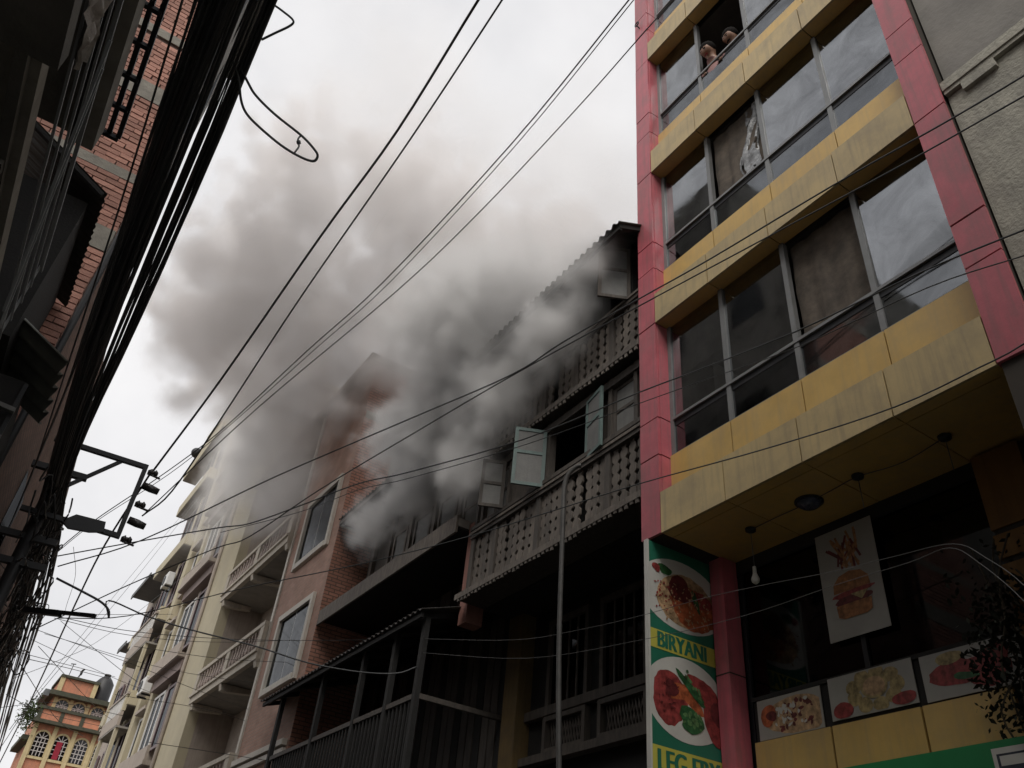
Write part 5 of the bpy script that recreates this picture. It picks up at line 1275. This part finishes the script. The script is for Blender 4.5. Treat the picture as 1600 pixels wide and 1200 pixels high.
desc = {
 'c1': 'thickest black cable rising from the bracket to the top of the sky', 'c1b': 'black cable running down from the bracket past the orange house', 'c2': 'black cable just right of the thickest one across the sky',
 'c3': 'upper of two close grey lines crossing the sky to the red pillar', 'c4': 'lower of two close grey lines crossing the sky to the red pillar', 'c5': 'single thin line crossing the sky nearest the timber roof',
 'c6': 'black cable crossing the top bands of the restaurant from upper right', 'c7': 'black cable running just below the topmost one across the red pillar', 'c8': 'black cable crossing the lowest restaurant window row',
 'c9': 'thin cable just under the one crossing the lowest window row', 'c10': 'cable crossing the lowest yellow band and the lattice balcony', 'c11': 'pale wire stretched across the burger poster', 'c12': 'pale wire sagging below the one over the burger poster',
 'c13': 'short thick drooping cable end beside the side arm', 'c14': 'dark cable sagging from the left to the dark eaves', 'loop': 'long slack cable loop hanging out from the bundle into the sky', 'loop2': 'small pointed cable loop at the top of the bundle'}
for k, (r, pts) in CABLES.items():
    mb = MB().tube(smooth_path(pts, 5), r * 0.8, 6)
    if k in desc:
        tag(mb.build('overhead_cable', M['cable_pale'] if k in ('c11', 'c12') else M['cable'], None, True), desc[k], 'cable', 'overhead cables')
    else:
        tag(mb.build('overhead_wire', M['cable'], None, True), 'thin dark wire among the tangle over the street at lower left', 'wire', 'thin wires over the street')
# dangling twist on the loop
_lp = CABLES['loop'][1][4]
tw = MB().tube(smooth_path([_lp, (_lp[0] - 0.01, _lp[1], _lp[2] - 0.05), (_lp[0] + 0.01, _lp[1], _lp[2] - 0.10), (_lp[0], _lp[1], _lp[2] - 0.17)], 3), 0.006, 5)
ball(tw, (_lp[0], _lp[1], _lp[2] - 0.07), 0.016, 6, 4)
tag(tw.build('wire_twist', M['cable']), 'frayed wire twist dangling inside the slack cable loop', 'wire')

EDGE = [(-5, -.38, -.08), (0, -.38, -.08), (3, -.38, -.07), (4.5, -.36, 0.0), (6.3, -.33, 0.01), (9, -.18, .03), (10.1, -.12, .10), (12, -.03, .34), (14.8, .12, .60), (20, .45, .95), (30, 1.2, 1.7)]
def edge(y):
    for (a, l0, r0), (b, l1, r1) in zip(EDGE, EDGE[1:]):
        if y <= b:
            t = (y - a) / (b - a); return l0 + (l1 - l0) * t, r0 + (r1 - r0) * t
    return EDGE[-1][1:]
def bundle_cable(u, dz, r, sag, seed, wob=0.04):
    g = random.Random(seed); pts = []
    ys = [-5, -3, -1, 1, 2.5, 4, 5.5, 7, 8.5, 10.1, 11.5, 13, 15, 17.5, 20, 23, 27]
    ph, ph2 = g.uniform(0, 6), g.uniform(0, 6); du = g.uniform(-wob, wob)
    for y in ys:
        l, rr = edge(y)
        uu = u + du * math.sin(y * 0.35 + ph)
        s = -sag * math.sin(math.pi * (y + 5) / 15.1) if y < 10.1 else -sag * 0.8 * math.sin(math.pi * (y - 10.1) / 17)
        pts.append((l + (rr - l) * uu + 0.012 * math.sin(y * .8 + ph2), y, 6.0 + dz * (0.6 if 9 < y < 11 else 1) + s))
    return MB().tube(smooth_path(pts, 2), r, 6)
g = random.Random(11)
for i in range(54):
    u = g.betavariate(1.1, 1.3) * 0.56
    mb = bundle_cable(u, g.uniform(-0.12, 0.10), g.choice((0.006, 0.008, 0.010, 0.012, 0.017)), g.uniform(0.0, 0.10), i, 0.02)
    tag(mb.build('bundled_cable', M['cable'], None, True), 'black cable in the thick bundle strung along the left houses', 'cable', 'bundled black cables')
for i in range(24):
    u = (0.67, 0.76, 0.87, 0.985)[i % 4] + g.uniform(-0.022, 0.022)
    mb = bundle_cable(u, g.uniform(-0.02, 0.02), g.choice((0.006, 0.008, 0.011)), g.uniform(0.0, 0.02), 200 + i, 0.012 if u < 0.9 else 0.004)
    tag(mb.build('bundled_cable', M['cable'], None, True), 'black cable at the sky side of the bundle along the left houses', 'cable', 'outer bundled cables')
# service coils and tangles knotted about the bundle beyond the pole
for i in range(46):
    y0 = g.uniform(9.6, 15.5); l, rr = edge(y0); pts = []
    n = 9; a0 = g.uniform(0, 6); R0 = g.uniform(0.06, 0.22)
    cx, cz = l + (rr - l) * g.random(), g.uniform(5.3, 6.15) - (0.25 if y0 > 12 else 0)
    for k in range(n):
        a = a0 + k * g.uniform(0.6, 0.9)
        pts.append((cx + R0 * math.cos(a) * 0.7, y0 + g.uniform(-.25, .25) + 0.15 * k * g.uniform(-1, 1), cz + R0 * math.sin(a) * 1.4 - 0.03 * k))
    tag(MB().tube(smooth_path(pts, 3), g.choice((0.006, 0.008, 0.01)), 5).build('tangled_wire', M['cable'], None, True), 'looped black wire tangled in the bundle near the pole', 'wire', 'tangled wires near the pole')
# wires hanging in front of the brick house front
for i in range(5):
    pts = []
    x0 = g.uniform(-0.5, -0.4)
    for y in (3, 4.5, 6, 7.5, 9, 10.5, 12, 14, 16):
        pts.append((min(-0.02 + (y - 12) * 0.06 if y > 12 else -0.28, x0 + 0.05 * (y - 3) * g.uniform(.6, 1)), y, 5.9 - 0.02 * y + g.uniform(-.06, .06)))
    tag(MB().tube(smooth_path(pts, 3), 0.007, 5).build('service_wire', M['cable'], None, True), 'thin black service wire strung close to the brick house front', 'wire', 'service wires on the brick house')

# ================================================================== smoke
def smoke_object(name, label, ells, dens, col, scale, amp, puff, soft, seed, vox, base=0.0):
    """a voxel cloud: a few overlapping billows whose edge is broken up by noise and cauliflower cells"""
    lo_ = Vector([min(c[k] - r[k] * 1.12 for c, r in ells) for k in range(3)]); hi_ = Vector([max(c[k] + r[k] * 1.12 for c, r in ells) for k in range(3)])
    m = bpy.data.materials.new(name + ' volume'); m.use_nodes = True; nt = m.node_tree
    nt.nodes.remove(nt.nodes['Principled BSDF'])
    pv = nn(nt, 'ShaderNodeVolumePrincipled'); pv.inputs['Color'].default_value = (*col, 1); pv.inputs['Anisotropy'].default_value = 0.15
    pv.inputs['Density'].default_value = dens
    nt.links.new(pv.outputs[0], nt.nodes['Material Output'].inputs['Volume'])
    o = mesh(name, bverts(lo_.x, hi_.x, lo_.y, hi_.y, lo_.z, hi_.z), BF, m)
    o['kind'] = 'stuff'; o['label'] = label; o['category'] = 'smoke'
    g = bpy.data.node_groups.new(name + ' cloud', 'GeometryNodeTree'); g.is_modifier = True
    g.interface.new_socket('Geometry', in_out='INPUT', socket_type='NodeSocketGeometry'); g.interface.new_socket('Geometry', in_out='OUTPUT', socket_type='NodeSocketGeometry')
    out = g.nodes.new('NodeGroupOutput'); L_ = g.links.new
    pos = g.nodes.new('GeometryNodeInputPosition').outputs[0]
    def math_(op, a, b=None, c=None):
        n = g.nodes.new('ShaderNodeMath'); n.operation = op
        for k, v in enumerate((a, b, c)):
            if v is None: continue
            if isinstance(v, (int, float)): n.inputs[k].default_value = v
            else: L_(v, n.inputs[k])
        return n.outputs[0]
    def vec_(op, a, b=None, c=None):
        n = g.nodes.new('ShaderNodeVectorMath'); n.operation = op
        for k, v in enumerate((a, b, c)):
            if v is None: continue
            if isinstance(v, (tuple, Vector)): n.inputs[k].default_value = v
            else: L_(v, n.inputs[k])
        return n
    shifted = vec_('ADD', pos, (seed * 3.1, seed * 1.7, seed)).outputs[0]
    wn_ = g.nodes.new('ShaderNodeTexNoise'); wn_.inputs['Scale'].default_value = scale * 1.3; wn_.inputs['Detail'].default_value = 3; L_(shifted, wn_.inputs['Vector'])
    warp = vec_('MULTIPLY_ADD', wn_.outputs['Color'], (0.9 / scale * 0.5,) * 3, shifted).outputs[0]
    best = None
    for c, r in ells:
        d = vec_('LENGTH', vec_('DIVIDE', vec_('SUBTRACT', pos, tuple(c)).outputs[0], tuple(r)).outputs[0]).outputs['Value']
        f = math_('SUBTRACT', 1.0, d)
        best = f if best is None else math_('SMOOTH_MAX', best, f, 0.25)
    no = g.nodes.new('ShaderNodeTexNoise'); no.inputs['Scale'].default_value = scale; no.inputs['Detail'].default_value = 7; no.inputs['Roughness'].default_value = 0.62; L_(warp, no.inputs['Vector'])
    vo = g.nodes.new('ShaderNodeTexVoronoi'); vo.feature = 'SMOOTH_F1'; vo.inputs['Scale'].default_value = scale * 2.1; vo.inputs['Smoothness'].default_value = 0.35
    if 'Detail' in vo.inputs: vo.inputs['Detail'].default_value = 1.5
    L_(warp, vo.inputs['Vector'])
    s = math_('ADD', math_('MULTIPLY_ADD', no.outputs['Fac'], amp, -0.5 * amp), math_('MULTIPLY_ADD', vo.outputs['Distance'], -puff, 0.42 * puff))
    s = math_('ADD', math_('ADD', s, best), 0.12)
    mr = g.nodes.new('ShaderNodeMapRange'); mr.interpolation_type = 'SMOOTHSTEP'; mr.inputs[1].default_value = 0.04; mr.inputs[2].default_value = soft; L_(s, mr.inputs[0])
    m2 = g.nodes.new('ShaderNodeMapRange'); m2.interpolation_type = 'SMOOTHSTEP'; m2.inputs[1].default_value = -0.08; m2.inputs[2].default_value = 0.18; L_(best, m2.inputs[0])
    m3 = g.nodes.new('ShaderNodeMapRange'); m3.interpolation_type = 'SMOOTHSTEP'; m3.inputs[1].default_value = 0.0; m3.inputs[2].default_value = 0.6; m3.inputs[4].default_value = base; L_(best, m3.inputs[0])
    den = math_('ADD', math_('MULTIPLY', mr.outputs[0], m2.outputs[0]), m3.outputs[0])
    vc = g.nodes.new('GeometryNodeVolumeCube')
    L_(den, vc.inputs['Density']); vc.inputs['Min'].default_value = lo_; vc.inputs['Max'].default_value = hi_
    for k, ax in enumerate('XYZ'): vc.inputs['Resolution ' + ax].default_value = max(8, int((hi_[k] - lo_[k]) / vox))
    sm = g.nodes.new('GeometryNodeSetMaterial'); sm.inputs['Material'].default_value = m
    L_(vc.outputs[0], sm.inputs[0]); L_(sm.outputs[0], out.inputs[0])
    o.modifiers.new('cloud', 'NODES').node_group = g
    return o
smoke_object('smoke_plume', 'large brown grey smoke plume billowing over the roofs into the sky',
    [((6.4, 11.6, 13.1), (2.9, 3.6, 2.6)), ((4.4, 15.6, 14.8), (3.3, 4.4, 3.4)), ((2.5, 17.5, 17.2), (3.1, 4.3, 3.9)), ((1.6, 17.2, 15.0), (2.1, 3.8, 3.2)), ((8.0, 12.4, 15.4), (3.2, 3.2, 2.8)), ((2.1, 15.5, 18.9), (2.3, 2.8, 2.7)), ((4.8, 13.8, 17.2), (3.2, 3.3, 3.2)), ((3.6, 19.5, 16.2), (2.5, 4.6, 3.5)), ((9.5, 10.8, 14.0), (2.4, 2.8, 2.2))],
    1.05, (0.985, 0.960, 0.948), 0.45, 1.6, 1.1, 0.36, 1.0, 0.12, 0.09)
smoke_object('high_smoke', 'faint smoke haze thinning out into the upper sky beside the red pillar',
    [((7.5, 12.0, 18.5), (4.5, 4.5, 4.0)), ((3.5, 15.0, 21.5), (4.5, 4.5, 4.0)), ((7.6, 9.2, 13.6), (2.8, 3.4, 3.0))],
    0.26, (0.93, 0.91, 0.90), 0.3, 1.9, 0.6, 1.1, 13.0, 0.3, 0.10)
smoke_object('street_smoke', 'thin pale smoke drifting across the brick and cream house fronts',
    [((4.4, 19.5, 13.4), (1.4, 4.2, 2.9)), ((4.6, 24.5, 15.5), (1.2, 5.0, 4.0)), ((4.5, 18, 11.0), (0.9, 3.0, 1.2))],
    1.1, (0.975, 0.967, 0.962), 0.8, 1.7, 0.8, 0.9, 4.0, 0.12, 0.14)
smoke_object('window_smoke', 'pale smoke puffing out beneath the deep eaves of the old house',
    [((5.3, 12.2, 9.0), (0.75, 1.5, 1.0)), ((5.1, 11.2, 9.8), (1.0, 1.6, 1.5)), ((5.2, 13.6, 8.8), (0.6, 0.9, 0.8)), ((5.0, 12.6, 10.2), (0.9, 1.6, 0.9))],
    3.6, (0.978, 0.972, 0.968), 1.5, 1.4, 0.8, 0.6, 7.0, 0.06, 0.08)
smoke_object('balcony_smoke', 'grey smoke welling from the upper balcony of the timber house',
    [((5.15, 7.9, 9.7), (0.7, 1.4, 0.9)), ((5.15, 9.2, 9.5), (0.8, 1.4, 1.4)), ((5.1, 6.9, 10.3), (0.55, 0.8, 0.6)), ((4.9, 9.6, 10.8), (1.1, 1.7, 1.3)), ((4.95, 8.3, 10.7), (0.8, 1.5, 0.8)), ((5.2, 10.0, 8.5), (0.6, 0.9, 1.0)), ((4.6, 10.3, 11.4), (1.4, 2.1, 1.6)), ((4.7, 8.7, 11.1), (0.9, 1.5, 0.9))],
    2.8, (0.98, 0.973, 0.967), 1.1, 1.5, 0.85, 0.6, 9.0, 0.07, 0.22)
